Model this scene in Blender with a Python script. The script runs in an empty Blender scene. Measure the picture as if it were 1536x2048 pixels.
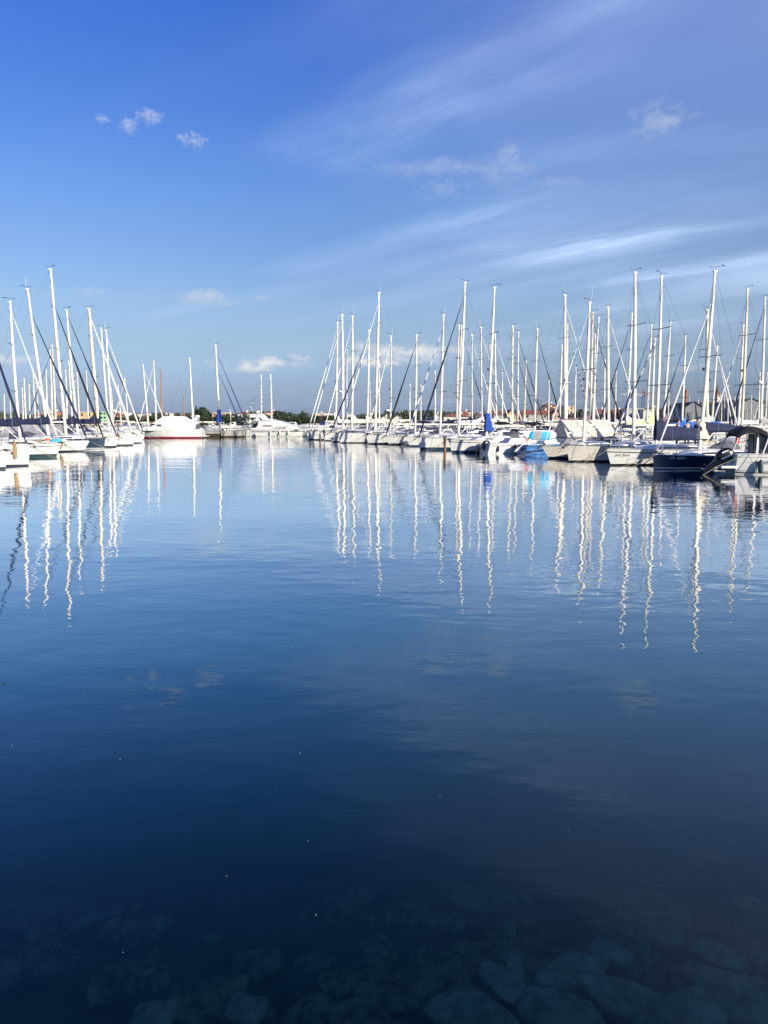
import bpy, bmesh, math, random
from mathutils import Vector, Matrix, noise
PI = math.pi
sc = bpy.context.scene
col = sc.collection

# ---------------------------------------------------------------- camera
F_PX, HOR, CAM_H = 1480.0, 842.0, 2.8
PITCH = math.atan((1024.0 - HOR) / F_PX)
cd = bpy.data.cameras.new('camera')
cam = bpy.data.objects.new('camera', cd)
col.objects.link(cam)
cam.location = (0, 0, CAM_H)
cam.rotation_euler = (PI / 2 - PITCH, 0, 0)
cd.sensor_fit = 'VERTICAL'
cd.sensor_height = 36
cd.lens = F_PX / 2048.0 * 36
cd.clip_start = 0.05
cd.clip_end = 9000
sc.camera = cam

# ---------------------------------------------------------------- light
SUN_EL, SUN_AZ = math.radians(19), math.radians(136)      # azimuth clockwise from +Y (the view direction)
sdir = Vector((math.sin(SUN_AZ) * math.cos(SUN_EL), math.cos(SUN_AZ) * math.cos(SUN_EL), math.sin(SUN_EL)))
sl = bpy.data.lights.new('sun', 'SUN')
sl.energy = 4.9
sl.angle = math.radians(0.5)
sl.color = (1.0, 0.91, 0.76)
sun = bpy.data.objects.new('sun', sl)
col.objects.link(sun)
sun.location = (40, -60, 60)
sun.rotation_euler = sdir.to_track_quat('Z', 'Y').to_euler()
sc.view_settings.view_transform = 'Standard'
sc.view_settings.look = 'None'
sc.view_settings.exposure = 0.35
sc.view_settings.gamma = 1
sc.cycles.max_bounces = 10
sc.cycles.transparent_max_bounces = 12
sc.cycles.caustics_reflective = False
sc.cycles.caustics_refractive = False


def ray(px, py):
    x, y = (px - 768.0) / F_PX, (1024.0 - py) / F_PX
    c, s = math.cos(PITCH), math.sin(PITCH)
    return Vector((x, c + y * s, -s + y * c))


CAM = Vector((0, 0, CAM_H))


def ground(px, py, z=0.0):
    r = ray(px, py)
    return CAM + r * ((z - CAM_H) / r.z)


def at_depth(px, py, Y):
    r = ray(px, py)
    return CAM + r * (Y / r.y)


def on_plane(px, py, p0, h):
    """where the sight line meets the vertical plane through p0 along h"""
    n = Vector((-h.y, h.x, 0))
    r = ray(px, py)
    return CAM + r * ((Vector((p0.x, p0.y, 0)) - CAM).dot(n) / r.dot(n))


def proj(p):
    d = Vector(p) - CAM
    c, s = math.cos(PITCH), math.sin(PITCH)
    zc = d.y * c - d.z * s
    yc = d.y * s + d.z * c
    return 768 + F_PX * d.x / zc, 1024 - F_PX * yc / zc


# ---------------------------------------------------------------- node helpers
def mth(nt, op, a, b=None, clamp=False):
    n = nt.nodes.new('ShaderNodeMath')
    n.operation = op
    n.use_clamp = clamp
    for i, v in enumerate((a, b)):
        if v is None:
            continue
        if isinstance(v, (int, float)):
            n.inputs[i].default_value = v
        else:
            nt.links.new(v, n.inputs[i])
    return n.outputs[0]


def vmul(nt, a, v):
    n = nt.nodes.new('ShaderNodeVectorMath')
    n.operation = 'MULTIPLY'
    nt.links.new(a, n.inputs[0])
    n.inputs[1].default_value = v
    return n.outputs[0]


def vdot(nt, a, v):
    n = nt.nodes.new('ShaderNodeVectorMath')
    n.operation = 'DOT_PRODUCT'
    nt.links.new(a, n.inputs[0])
    n.inputs[1].default_value = v
    return n.outputs['Value']


def tnoise(nt, vec, scale, detail=3, rough=0.5, dist=0.0):
    n = nt.nodes.new('ShaderNodeTexNoise')
    n.inputs['Scale'].default_value = scale
    n.inputs['Detail'].default_value = detail
    n.inputs['Roughness'].default_value = rough
    n.inputs['Distortion'].default_value = dist
    if vec is not None:
        nt.links.new(vec, n.inputs['Vector'])
    return n.outputs['Fac']


def smooth(nt, v, a, b, c=0.0, d=1.0):
    n = nt.nodes.new('ShaderNodeMapRange')
    n.interpolation_type = 'SMOOTHSTEP'
    for k, x in zip((1, 2, 3, 4), (a, b, c, d)):
        n.inputs[k].default_value = x
    nt.links.new(v, n.inputs[0])
    return n.outputs[0]


def mixc(nt, fac, a, b):
    n = nt.nodes.new('ShaderNodeMix')
    n.data_type = 'RGBA'
    for idx, v in ((0, fac), (6, a), (7, b)):
        if isinstance(v, (int, float)):
            n.inputs[idx].default_value = v
        elif isinstance(v, tuple):
            n.inputs[idx].default_value = v if len(v) == 4 else v + (1,)
        else:
            nt.links.new(v, n.inputs[idx])
    return n.outputs[2]


# ---------------------------------------------------------------- sky
w = bpy.data.worlds.new('World')
sc.world = w
w.use_nodes = True
nt = w.node_tree
nt.nodes.clear()
out = nt.nodes.new('ShaderNodeOutputWorld')
bg = nt.nodes.new('ShaderNodeBackground')
sky = nt.nodes.new('ShaderNodeTexSky')
sky.sky_type = 'NISHITA'
sky.sun_disc = False
sky.sun_elevation = SUN_EL
sky.sun_rotation = SUN_AZ
sky.altitude = 0
sky.air_density = 1.0
sky.dust_density = 0.6
sky.ozone_density = 2.5
tc = nt.nodes.new('ShaderNodeTexCoord')
dirv = tc.outputs['Generated']
sep = nt.nodes.new('ShaderNodeSeparateXYZ')
nt.links.new(dirv, sep.inputs[0])
hs = nt.nodes.new('ShaderNodeHueSaturation')
hs.inputs['Hue'].default_value = 0.512
hs.inputs['Saturation'].default_value = 1.18
hs.inputs['Value'].default_value = 1.0
nt.links.new(sky.outputs[0], hs.inputs['Color'])
# clear marine air: deeper blue overhead, a pale blue-grey band low down
ramp = nt.nodes.new('ShaderNodeValToRGB')
ramp.color_ramp.interpolation = 'LINEAR'
TINT = [(0, (.54, .68, 1.55)), (20, (.55, .70, 1.52)), (60, (.65, .73, 1.26)), (150, (1.0, .98, 1.13)), (232, (1.30, 1.22, 1.27)), (330, (1.31, 1.28, 1.42)), (430, (1.20, 1.34, 1.58)), (640, (1.0, 1.27, 1.82)), (840, (.84, 1.22, 2.0))]
el = ramp.color_ramp.elements
while len(el) < len(TINT):
    el.new(0.5)
for e_, (dy, c_) in zip(el, TINT):
    e_.position = max(0.0, ray(768, 842 - dy).normalized().z)
    e_.color = tuple(x / 2 for x in c_) + (1,)
nt.links.new(sep.outputs[2], ramp.inputs[0])
tint = nt.nodes.new('ShaderNodeMix')
tint.data_type = 'RGBA'
tint.blend_type = 'MULTIPLY'
tint.inputs[0].default_value = 1.0
nt.links.new(hs.outputs[0], tint.inputs[6])
nt.links.new(ramp.outputs[0], tint.inputs[7])
base = tint.outputs[2]
# high cirrus: a flat layer far above, so the streaks run together towards the horizon
den = mth(nt, 'ADD', mth(nt, 'MAXIMUM', sep.outputs[2], 0.0), 0.10)
px_ = mth(nt, 'DIVIDE', sep.outputs[0], den)
py_ = mth(nt, 'DIVIDE', sep.outputs[1], den)
cu = mth(nt, 'ADD', mth(nt, 'MULTIPLY', px_, 0.77), mth(nt, 'MULTIPLY', py_, -0.64))
cv = mth(nt, 'ADD', mth(nt, 'MULTIPLY', px_, 0.64), mth(nt, 'MULTIPLY', py_, 0.77))
cmb = nt.nodes.new('ShaderNodeCombineXYZ')
nt.links.new(mth(nt, 'MULTIPLY', cu, 0.28), cmb.inputs[0])
nt.links.new(cv, cmb.inputs[1])
cmb.inputs[2].default_value = 3.7
s1 = smooth(nt, tnoise(nt, cmb.outputs[0], 1.25, 6, 0.55, 0.35), 0.44, 0.78)
cmb2 = nt.nodes.new('ShaderNodeCombineXYZ')
nt.links.new(mth(nt, 'MULTIPLY', cu, 0.5), cmb2.inputs[0])
nt.links.new(cv, cmb2.inputs[1])
cmb2.inputs[2].default_value = 9.1
s2 = smooth(nt, tnoise(nt, cmb2.outputs[0], 0.42, 3, 0.5), 0.38, 0.72)
side = smooth(nt, mth(nt, 'ADD', sep.outputs[0], mth(nt, 'MULTIPLY', sep.outputs[2], -0.10)), -0.28, 0.42, 0.10, 1.0)
cir = mth(nt, 'MULTIPLY', mth(nt, 'ADD', mth(nt, 'MULTIPLY', s1, mth(nt, 'ADD', mth(nt, 'MULTIPLY', s2, 0.75), 0.25)), mth(nt, 'MULTIPLY', s2, 0.22)), side)
fib = mth(nt, 'ADD', mth(nt, 'MULTIPLY', s1, 0.9), 0.22)
fine = smooth(nt, tnoise(nt, cmb.outputs[0], 4.6, 7, 0.66, 0.8), 0.28, 0.72)
fib = mth(nt, 'MULTIPLY', fib, mth(nt, 'ADD', mth(nt, 'MULTIPLY', fine, 1.15), 0.36))


def plane_pt(px, py):
    d = ray(px, py).normalized()
    return Vector((d.x / (d.z + 0.10), d.y / (d.z + 0.10)))


for (xa, ya, xb, yb, wd_, op) in [(560, 555, 1075, 402, 0.13, 0.62), (940, 515, 1560, 372, 0.32, 0.42), (620, 350, 1000, 165, 0.21, 0.36), (1010, 170, 1330, -20, 0.12, 0.28), (700, 560, 1250, 470, 0.14, 0.30), (900, 250, 1300, 120, 0.12, 0.2), (1180, 575, 1560, 505, 0.10, 0.34), (300, 640, 700, 560, 0.10, 0.22), (1000, 330, 1560, 260, 0.10, 0.26)]:
    A, B_ = plane_pt(xa, ya), plane_pt(xb, yb)
    dd = B_ - A
    ln_ = dd.length
    dd /= ln_
    ax = mth(nt, 'SUBTRACT', px_, A.x)
    ay = mth(nt, 'SUBTRACT', py_, A.y)
    tt = mth(nt, 'DIVIDE', mth(nt, 'ADD', mth(nt, 'MULTIPLY', ax, dd.x), mth(nt, 'MULTIPLY', ay, dd.y)), ln_)
    wob = mth(nt, 'MULTIPLY', mth(nt, 'SUBTRACT', s2, 0.4), wd_ * 0.9)
    pp_ = mth(nt, 'ABSOLUTE', mth(nt, 'ADD', mth(nt, 'ADD', mth(nt, 'MULTIPLY', ax, -dd.y), mth(nt, 'MULTIPLY', ay, dd.x)), wob))
    mk = mth(nt, 'MULTIPLY', smooth(nt, pp_, 0.0, wd_ * 1.5, 1.0, 0.0), mth(nt, 'MULTIPLY', smooth(nt, tt, -0.08, 0.2), smooth(nt, tt, 0.8, 1.25, 1.0, 0.0)))
    cir = mth(nt, 'ADD', cir, mth(nt, 'MULTIPLY', mth(nt, 'MULTIPLY', mk, fib), op * 1.75))
haze_side = mth(nt, 'MULTIPLY', smooth(nt, sep.outputs[0], -0.15, 0.5), smooth(nt, sep.outputs[2], 0.02, 0.16, 0.35, 1.0))
cir = mth(nt, 'ADD', mth(nt, 'MULTIPLY', cir, smooth(nt, sep.outputs[2], 0.42, 0.72, 1.0, 0.22)), mth(nt, 'MULTIPLY', haze_side, mth(nt, 'MULTIPLY', smooth(nt, sep.outputs[2], 0.42, 0.72, 1.0, 0.22), mth(nt, 'ADD', mth(nt, 'MULTIPLY', s2, 0.16), 0.12))))
veil = mth(nt, 'MULTIPLY', cir, 0.62, True)
base = mixc(nt, veil, base, (4.1, 5.1, 6.9))
# small low cumulus puffs, each at its own bearing in the sky
PUFFS = [  # photo px, py, half width, half height, opacity
    (550, 729, 92, 17, 1.0), (600, 719, 40, 15, 1.0), (505, 739, 46, 11, 0.9), (775, 710, 74, 27, 1.0), (725, 727, 66, 17, 0.9),
    (850, 708, 52, 22, 0.75), (905, 702, 50, 13, 0.5), (18, 722, 52, 20, 0.95), (72, 722, 30, 8, 0.25), (405, 598, 66, 18, 0.7), (182, 585, 32, 9, 0.42),
    (521, 596, 24, 8, 0.4), (298, 232, 23, 17, 0.38), (258, 252, 16, 14, 0.38), (388, 282, 27, 17, 0.36), (206, 238, 12, 9, 0.3),
    (1330, 244, 66, 30, 0.30), (1002, 335, 64, 42, 0.24), (845, 338, 110, 18, 0.17), (885, 382, 56, 22, 0.13), (1120, 366, 60, 12, 0.12),
    (1395, 735, 80, 8, 0.22), (1340, 742, 60, 7, 0.2)]
n1 = tnoise(nt, vmul(nt, dirv, (1, 1, 1.5)), 46, 8, 0.66, 0.5)
n2 = tnoise(nt, vmul(nt, dirv, (1, 1, 2.2)), 14, 3, 0.5)
nsum = mth(nt, 'ADD', mth(nt, 'MULTIPLY', mth(nt, 'SUBTRACT', n1, 0.5), 2.1), mth(nt, 'MULTIPLY', mth(nt, 'SUBTRACT', n2, 0.5), 1.6))
n3 = tnoise(nt, vmul(nt, dirv, (1, 1, 1.3)), 120, 8, 0.68, 0.8)
nsmall = mth(nt, 'ADD', mth(nt, 'MULTIPLY', mth(nt, 'SUBTRACT', n3, 0.5), 3.2), mth(nt, 'MULTIPLY', mth(nt, 'SUBTRACT', n1, 0.5), 1.4))
nbig = nsum
for (px, py, a, b, op) in PUFFS:
    nsum = nsmall if a < 60 and py < 650 else nbig
    c = ray(px, py).normalized()
    r = Vector((c.y, -c.x, 0)).normalized()
    u = r.cross(c).normalized()
    k = F_PX * 1.02
    du = mth(nt, 'DIVIDE', vdot(nt, dirv, r), a / k)
    dv = mth(nt, 'DIVIDE', mth(nt, 'SUBTRACT', vdot(nt, dirv, u), 0.0), b / k)
    front = mth(nt, 'GREATER_THAN', vdot(nt, dirv, c), 0.5)
    rr = mth(nt, 'SQRT', mth(nt, 'ADD', mth(nt, 'MULTIPLY', du, du), mth(nt, 'MULTIPLY', dv, dv)))
    m = smooth(nt, mth(nt, 'ADD', mth(nt, 'SUBTRACT', 1.0, rr), nsum), -0.10, 0.95)
    m = mth(nt, 'MULTIPLY', mth(nt, 'MULTIPLY', m, front), op)
    cl = mixc(nt, smooth(nt, mth(nt, 'ADD', dv, mth(nt, 'ADD', mth(nt, 'MULTIPLY', du, 0.25), mth(nt, 'MULTIPLY', nsum, 0.8))), -0.9, 0.8), (2.3, 2.9, 3.9), (4.9, 4.8, 4.7) if not 560 < py < 605 else (3.3, 3.6, 4.3))  # sunlit upper right and shaded base are mixed into the puff colour
    base = mixc(nt, m, base, cl)
nt.links.new(base, bg.inputs[0])
bg.inputs[1].default_value = 0.146
nt.links.new(bg.outputs[0], out.inputs[0])


# ---------------------------------------------------------------- materials
def mat(name, c, rough=0.5, metal=0.0, var=0.08, scale=3.0, coat=0.0, streak=False, alpha=1.0):
    m = bpy.data.materials.new(name)
    m.use_nodes = True
    t = m.node_tree
    b = t.nodes['Principled BSDF']
    g = t.nodes.new('ShaderNodeTexCoord').outputs['Object']
    if streak:
        g = vmul(t, g, (1, 1, 0.18))
    f = tnoise(t, g, scale, 5, 0.6)
    lo = tuple(x * (1 - var * 1.6) for x in c)
    hi = tuple(min(1, x * (1 + var)) for x in c)
    t.links.new(mixc(t, smooth(t, f, 0.3, 0.7), lo, hi), b.inputs['Base Color'])
    b.inputs['Roughness'].default_value = rough
    b.inputs['Metallic'].default_value = metal
    b.inputs['Coat Weight'].default_value = coat
    b.inputs['Alpha'].default_value = alpha
    return m


M = dict(
    gel=mat('gelcoat_white', (0.80, 0.78, 0.73), 0.28, 0, 0.05, 1.2, 0.2, True),
    gel2=mat('gelcoat_ivory', (0.76, 0.71, 0.61), 0.30, 0, 0.05, 1.0, 0.2, True),
    deckw=mat('deck_white', (0.74, 0.73, 0.70), 0.55, 0, 0.06, 4),
    deckg=mat('deck_grey', (0.42, 0.42, 0.41), 0.6, 0, 0.08, 4),
    teak=mat('teak', (0.30, 0.19, 0.10), 0.6, 0, 0.2, 6),
    navyhull=mat('navy_gelcoat', (0.012, 0.026, 0.070), 0.16, 0, 0.1, 2, 0.5),
    slatehull=mat('slate_blue_gelcoat', (0.020, 0.045, 0.080), 0.2, 0, 0.1, 2, 0.4),
    bluehull=mat('sky_blue_paint', (0.045, 0.19, 0.48), 0.35, 0, 0.12, 3),
    anti=mat('antifouling_black', (0.012, 0.016, 0.024), 0.6, 0, 0.3, 5),
    antib=mat('antifouling_blue', (0.015, 0.05, 0.10), 0.6, 0, 0.3, 5),
    antig=mat('antifouling_teal', (0.02, 0.06, 0.065), 0.6, 0, 0.3, 5),
    red=mat('boot_red', (0.32, 0.015, 0.04), 0.4, 0, 0.1, 3),
    black=mat('black_paint', (0.012, 0.012, 0.014), 0.3, 0, 0.2, 3, 0.2),
    stripe=mat('stripe_dark_blue', (0.012, 0.02, 0.06), 0.3, 0, 0.1, 3),
    alu=mat('mast_aluminium', (0.74, 0.70, 0.60), 0.38, 0.0, 0.06, 2.5, 0, True),
    alu2=mat('mast_cream', (0.70, 0.63, 0.48), 0.42, 0.0, 0.08, 2.5, 0, True),
    alug=mat('mast_grey_aluminium', (0.52, 0.52, 0.51), 0.35, 0.2, 0.06, 2.5, 0, True),
    mwood=mat('mast_varnished_wood', (0.40, 0.17, 0.07), 0.4, 0, 0.2, 3, 0.2, True),
    dark=mat('dark_anodised', (0.06, 0.06, 0.07), 0.4, 0.5, 0.1, 4),
    steel=mat('stainless_steel', (0.62, 0.62, 0.62), 0.25, 0.8, 0.1, 5),
    wire=mat('rigging_wire', (0.45, 0.46, 0.48), 0.4, 0.6, 0.1, 5),
    glass=mat('dark_window', (0.012, 0.014, 0.018), 0.08, 0, 0.2, 2, 0.5),
    navyc=mat('navy_canvas', (0.012, 0.018, 0.060), 0.85, 0, 0.18, 3),
    bluec=mat('bright_blue_canvas', (0.010, 0.062, 0.32), 0.8, 0, 0.15, 3),
    bluej=mat('blue_sailcloth', (0.016, 0.045, 0.19), 0.8, 0, 0.15, 3),
    blackc=mat('black_canvas', (0.010, 0.011, 0.016), 0.85, 0, 0.2, 3),
    greyc=mat('grey_canvas', (0.33, 0.33, 0.34), 0.85, 0, 0.12, 2),
    dgreyc=mat('dark_grey_canvas', (0.11, 0.115, 0.13), 0.85, 0, 0.15, 2),
    creamc=mat('cream_canvas', (0.72, 0.66, 0.52), 0.85, 0, 0.08, 2),
    whitec=mat('white_sailcloth', (0.80, 0.78, 0.72), 0.75, 0, 0.07, 2),
    plumc=mat('plum_canvas', (0.20, 0.12, 0.15), 0.85, 0, 0.15, 2),
    yellowc=mat('pale_yellow_canvas', (0.66, 0.66, 0.38), 0.85, 0, 0.1, 2),
    rope=mat('mooring_rope', (0.30, 0.27, 0.20), 0.9, 0, 0.2, 20),
    tan=mat('tan_rope', (0.52, 0.34, 0.15), 0.9, 0, 0.3, 30),
    rust=mat('rusty_rope', (0.36, 0.15, 0.07), 0.9, 0, 0.3, 30),
    wood=mat('mooring_wood', (0.22, 0.12, 0.06), 0.85, 0, 0.35, 8, 0, True),
    fend=mat('fender_white', (0.72, 0.72, 0.70), 0.5, 0, 0.08, 4),
    fendb=mat('fender_black', (0.015, 0.017, 0.02), 0.5, 0, 0.2, 4),
    fendt=mat('fender_teal', (0.02, 0.055, 0.065), 0.45, 0, 0.2, 4),
    orange=mat('orange_plastic', (0.75, 0.13, 0.05), 0.5, 0, 0.1, 4),
    pink=mat('pink_ring', (0.62, 0.22, 0.20), 0.6, 0, 0.15, 4),
    redp=mat('red_foam', (0.62, 0.05, 0.05), 0.6, 0, 0.15, 4),
    cyan=mat('board_cyan', (0.05, 0.45, 0.80), 0.4, 0, 0.05, 4),
    tarp=mat('blue_tarpaulin', (0.03, 0.16, 0.55), 0.7, 0, 0.2, 3),
    conc=mat('concrete', (0.40, 0.37, 0.31), 0.9, 0, 0.2, 1.2, 0, True),
    weed=mat('tide_band', (0.045, 0.040, 0.022), 0.9, 0, 0.4, 3),
    skin=mat('skin', (0.55, 0.33, 0.24), 0.55, 0, 0.06, 8),
    hair=mat('dark_hair', (0.015, 0.011, 0.009), 0.6, 0, 0.2, 20),
    cloth_navy=mat('dark_jacket', (0.012, 0.014, 0.028), 0.9, 0, 0.2, 8),
    cloth_blue=mat('light_blue_shirt', (0.16, 0.36, 0.66), 0.9, 0, 0.1, 8),
    cloth_black=mat('black_shirt', (0.010, 0.010, 0.012), 0.9, 0, 0.2, 8),
    jeans=mat('dark_jeans', (0.03, 0.05, 0.10), 0.9, 0, 0.2, 8),
    whitep=mat('white_print', (0.8, 0.8, 0.8), 0.8, 0, 0.02, 5),
    clear=mat('clear_vinyl', (0.55, 0.58, 0.62), 0.15, 0, 0.05, 2),
)


def striped(name, a, b, period):
    m = mat(name, a, 0.7)
    t = m.node_tree
    g = t.nodes.new('ShaderNodeTexCoord').outputs['Object']
    s = t.nodes.new('ShaderNodeSeparateXYZ')
    t.links.new(g, s.inputs[0])
    f = mth(t, 'GREATER_THAN', mth(t, 'FRACT', mth(t, 'ADD', mth(t, 'MULTIPLY', s.outputs[2], 1.0 / period), mth(t, 'MULTIPLY', s.outputs[1], 6))), 0.55)
    t.links.new(mixc(t, f, a, b), t.nodes['Principled BSDF'].inputs['Base Color'])
    return m


M['bwstripe'] = striped('blue_white_spiral', (0.72, 0.72, 0.70), (0.03, 0.08, 0.25), 1.3)
M['dwstripe'] = striped('dark_white_spiral', (0.02, 0.03, 0.08), (0.62, 0.62, 0.62), 0.9)


# ---------------------------------------------------------------- mesh builder
class MB:
    def __init__(self):
        self.v, self.f, self.m = [], [], []

    def add(self, vs, fs, mi=0):
        o = len(self.v)
        self.v += [tuple(x) for x in vs]
        self.f += [tuple(i + o for i in q) for q in fs]
        self.m += [mi] * len(fs) if isinstance(mi, int) else list(mi)
        return self

    def box(self, a, b, mi=0):
        (x0, y0, z0), (x1, y1, z1) = a, b
        vs = [(x0, y0, z0), (x1, y0, z0), (x1, y1, z0), (x0, y1, z0), (x0, y0, z1), (x1, y0, z1), (x1, y1, z1), (x0, y1, z1)]
        return self.add(vs, [(3, 2, 1, 0), (4, 5, 6, 7), (0, 1, 5, 4), (1, 2, 6, 5), (2, 3, 7, 6), (3, 0, 4, 7)], mi)

    def tube(self, pts, r, seg=6, mi=0, cap=True, flat=1.0):
        pts = [Vector(p) for p in pts]
        n = len(pts)
        rs = r if isinstance(r, (list, tuple)) else [r] * n
        vs, fs = [], []
        for i, p in enumerate(pts):
            d = (pts[min(i + 1, n - 1)] - pts[max(i - 1, 0)])
            d = d.normalized() if d.length > 1e-9 else Vector((0, 0, 1))
            ref = Vector((0, 1, 0)) if abs(d.y) < 0.9 else Vector((1, 0, 0))
            a = ref.cross(d).normalized()
            b = d.cross(a)
            for k in range(seg):
                t = 2 * PI * k / seg
                vs.append(p + (a * math.cos(t) + b * math.sin(t) * flat) * rs[i])
        for i in range(n - 1):
            for k in range(seg):
                k2 = (k + 1) % seg
                fs.append((i * seg + k, i * seg + k2, (i + 1) * seg + k2, (i + 1) * seg + k))
        if cap:
            fs.append(tuple(range(seg))[::-1])
            fs.append(tuple((n - 1) * seg + k for k in range(seg)))
        return self.add(vs, fs, mi)

    def loft(self, rings, closed=False, cap=False, mi=0):
        k = len(rings[0])
        vs = [p for r in rings for p in r]
        fs = []
        for i in range(len(rings) - 1):
            for j in range(k if closed else k - 1):
                j2 = (j + 1) % k
                fs.append((i * k + j, i * k + j2, (i + 1) * k + j2, (i + 1) * k + j))
        if cap:
            fs.append(tuple(range(k))[::-1])
            fs.append(tuple((len(rings) - 1) * k + j for j in range(k)))
        return self.add(vs, fs, mi)

    def lathe(self, prof, c=(0, 0, 0), seg=12, mi=0, axis='z'):
        rings = []
        for (r, z) in prof:
            ring = []
            for k in range(seg):
                t = 2 * PI * k / seg
                p = (r * math.cos(t), r * math.sin(t), z)
                if axis == 'x':
                    p = (z, p[0], p[1])
                elif axis == 'y':
                    p = (p[1], z, p[0])
                ring.append((p[0] + c[0], p[1] + c[1], p[2] + c[2]))
            rings.append(ring)
        return self.loft(rings, True, True, mi)

    def torus(self, c, R, r, n=(0, 0, 1), seg=20, s2=6, mi=0, sx=1.0):
        q = Vector(n).to_track_quat('Z', 'Y')
        vs, fs = [], []
        for i in range(seg):
            t = 2 * PI * i / seg
            for k in range(s2):
                a = 2 * PI * k / s2
                p = Vector(((R + r * math.cos(a)) * math.cos(t) * sx, (R + r * math.cos(a)) * math.sin(t), r * math.sin(a)))
                vs.append(Vector(c) + q @ p)
        for i in range(seg):
            for k in range(s2):
                i2, k2 = (i + 1) % seg, (k + 1) % s2
                fs.append((i * s2 + k, i2 * s2 + k, i2 * s2 + k2, i * s2 + k2))
        return self.add(vs, fs, mi)

    def prism(self, prof, y0, y1, mi=0, in0=None):
        """profile in x,z extruded between y0 and y1; in0 insets the upper points"""
        k = len(prof)
        def yy(i, y):
            return y if in0 is None else y * in0[i]
        vs = [(p[0], yy(i, y0), p[1]) for i, p in enumerate(prof)] + [(p[0], yy(i, y1), p[1]) for i, p in enumerate(prof)]
        fs = [tuple(range(k)), tuple(range(2 * k - 1, k - 1, -1))]
        for i in range(k):
            j = (i + 1) % k
            fs.append((j, i, k + i, k + j))
        return self.add(vs, fs, mi)

    def build(self, name, mats, parent=None, smooth_=True, ang=40):
        me = bpy.data.meshes.new(name)
        me.from_pydata(self.v, [], self.f)
        for x in (mats if isinstance(mats, (list, tuple)) else [mats]):
            me.materials.append(M[x] if isinstance(x, str) else x)
        me.polygons.foreach_set('material_index', self.m)
        bm = bmesh.new()
        bm.from_mesh(me)
        bmesh.ops.recalc_face_normals(bm, faces=bm.faces)
        if smooth_:
            lim = math.radians(ang)
            for f in bm.faces:
                f.smooth = True
            for e in bm.edges:
                if len(e.link_faces) == 2 and e.calc_face_angle(0) > lim:
                    e.smooth = False
        bm.to_mesh(me)
        bm.free()
        me.update()
        o = bpy.data.objects.new(name, me)
        col.objects.link(o)
        if parent is not None:
            o.parent = parent
        return o


def tag(o, label, cat, group=None):
    o['label'] = label
    o['category'] = cat
    if group:
        o['group'] = group
    return o


def thing(name, loc, rz, label, cat, group=None):
    o = bpy.data.objects.new(name, None)
    o.empty_display_size = 0.3
    col.objects.link(o)
    o.location = loc
    o.rotation_euler = (0, 0, rz)
    return tag(o, label, cat, group)


def struct(o, kind='structure'):
    o['kind'] = kind
    return o
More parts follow.
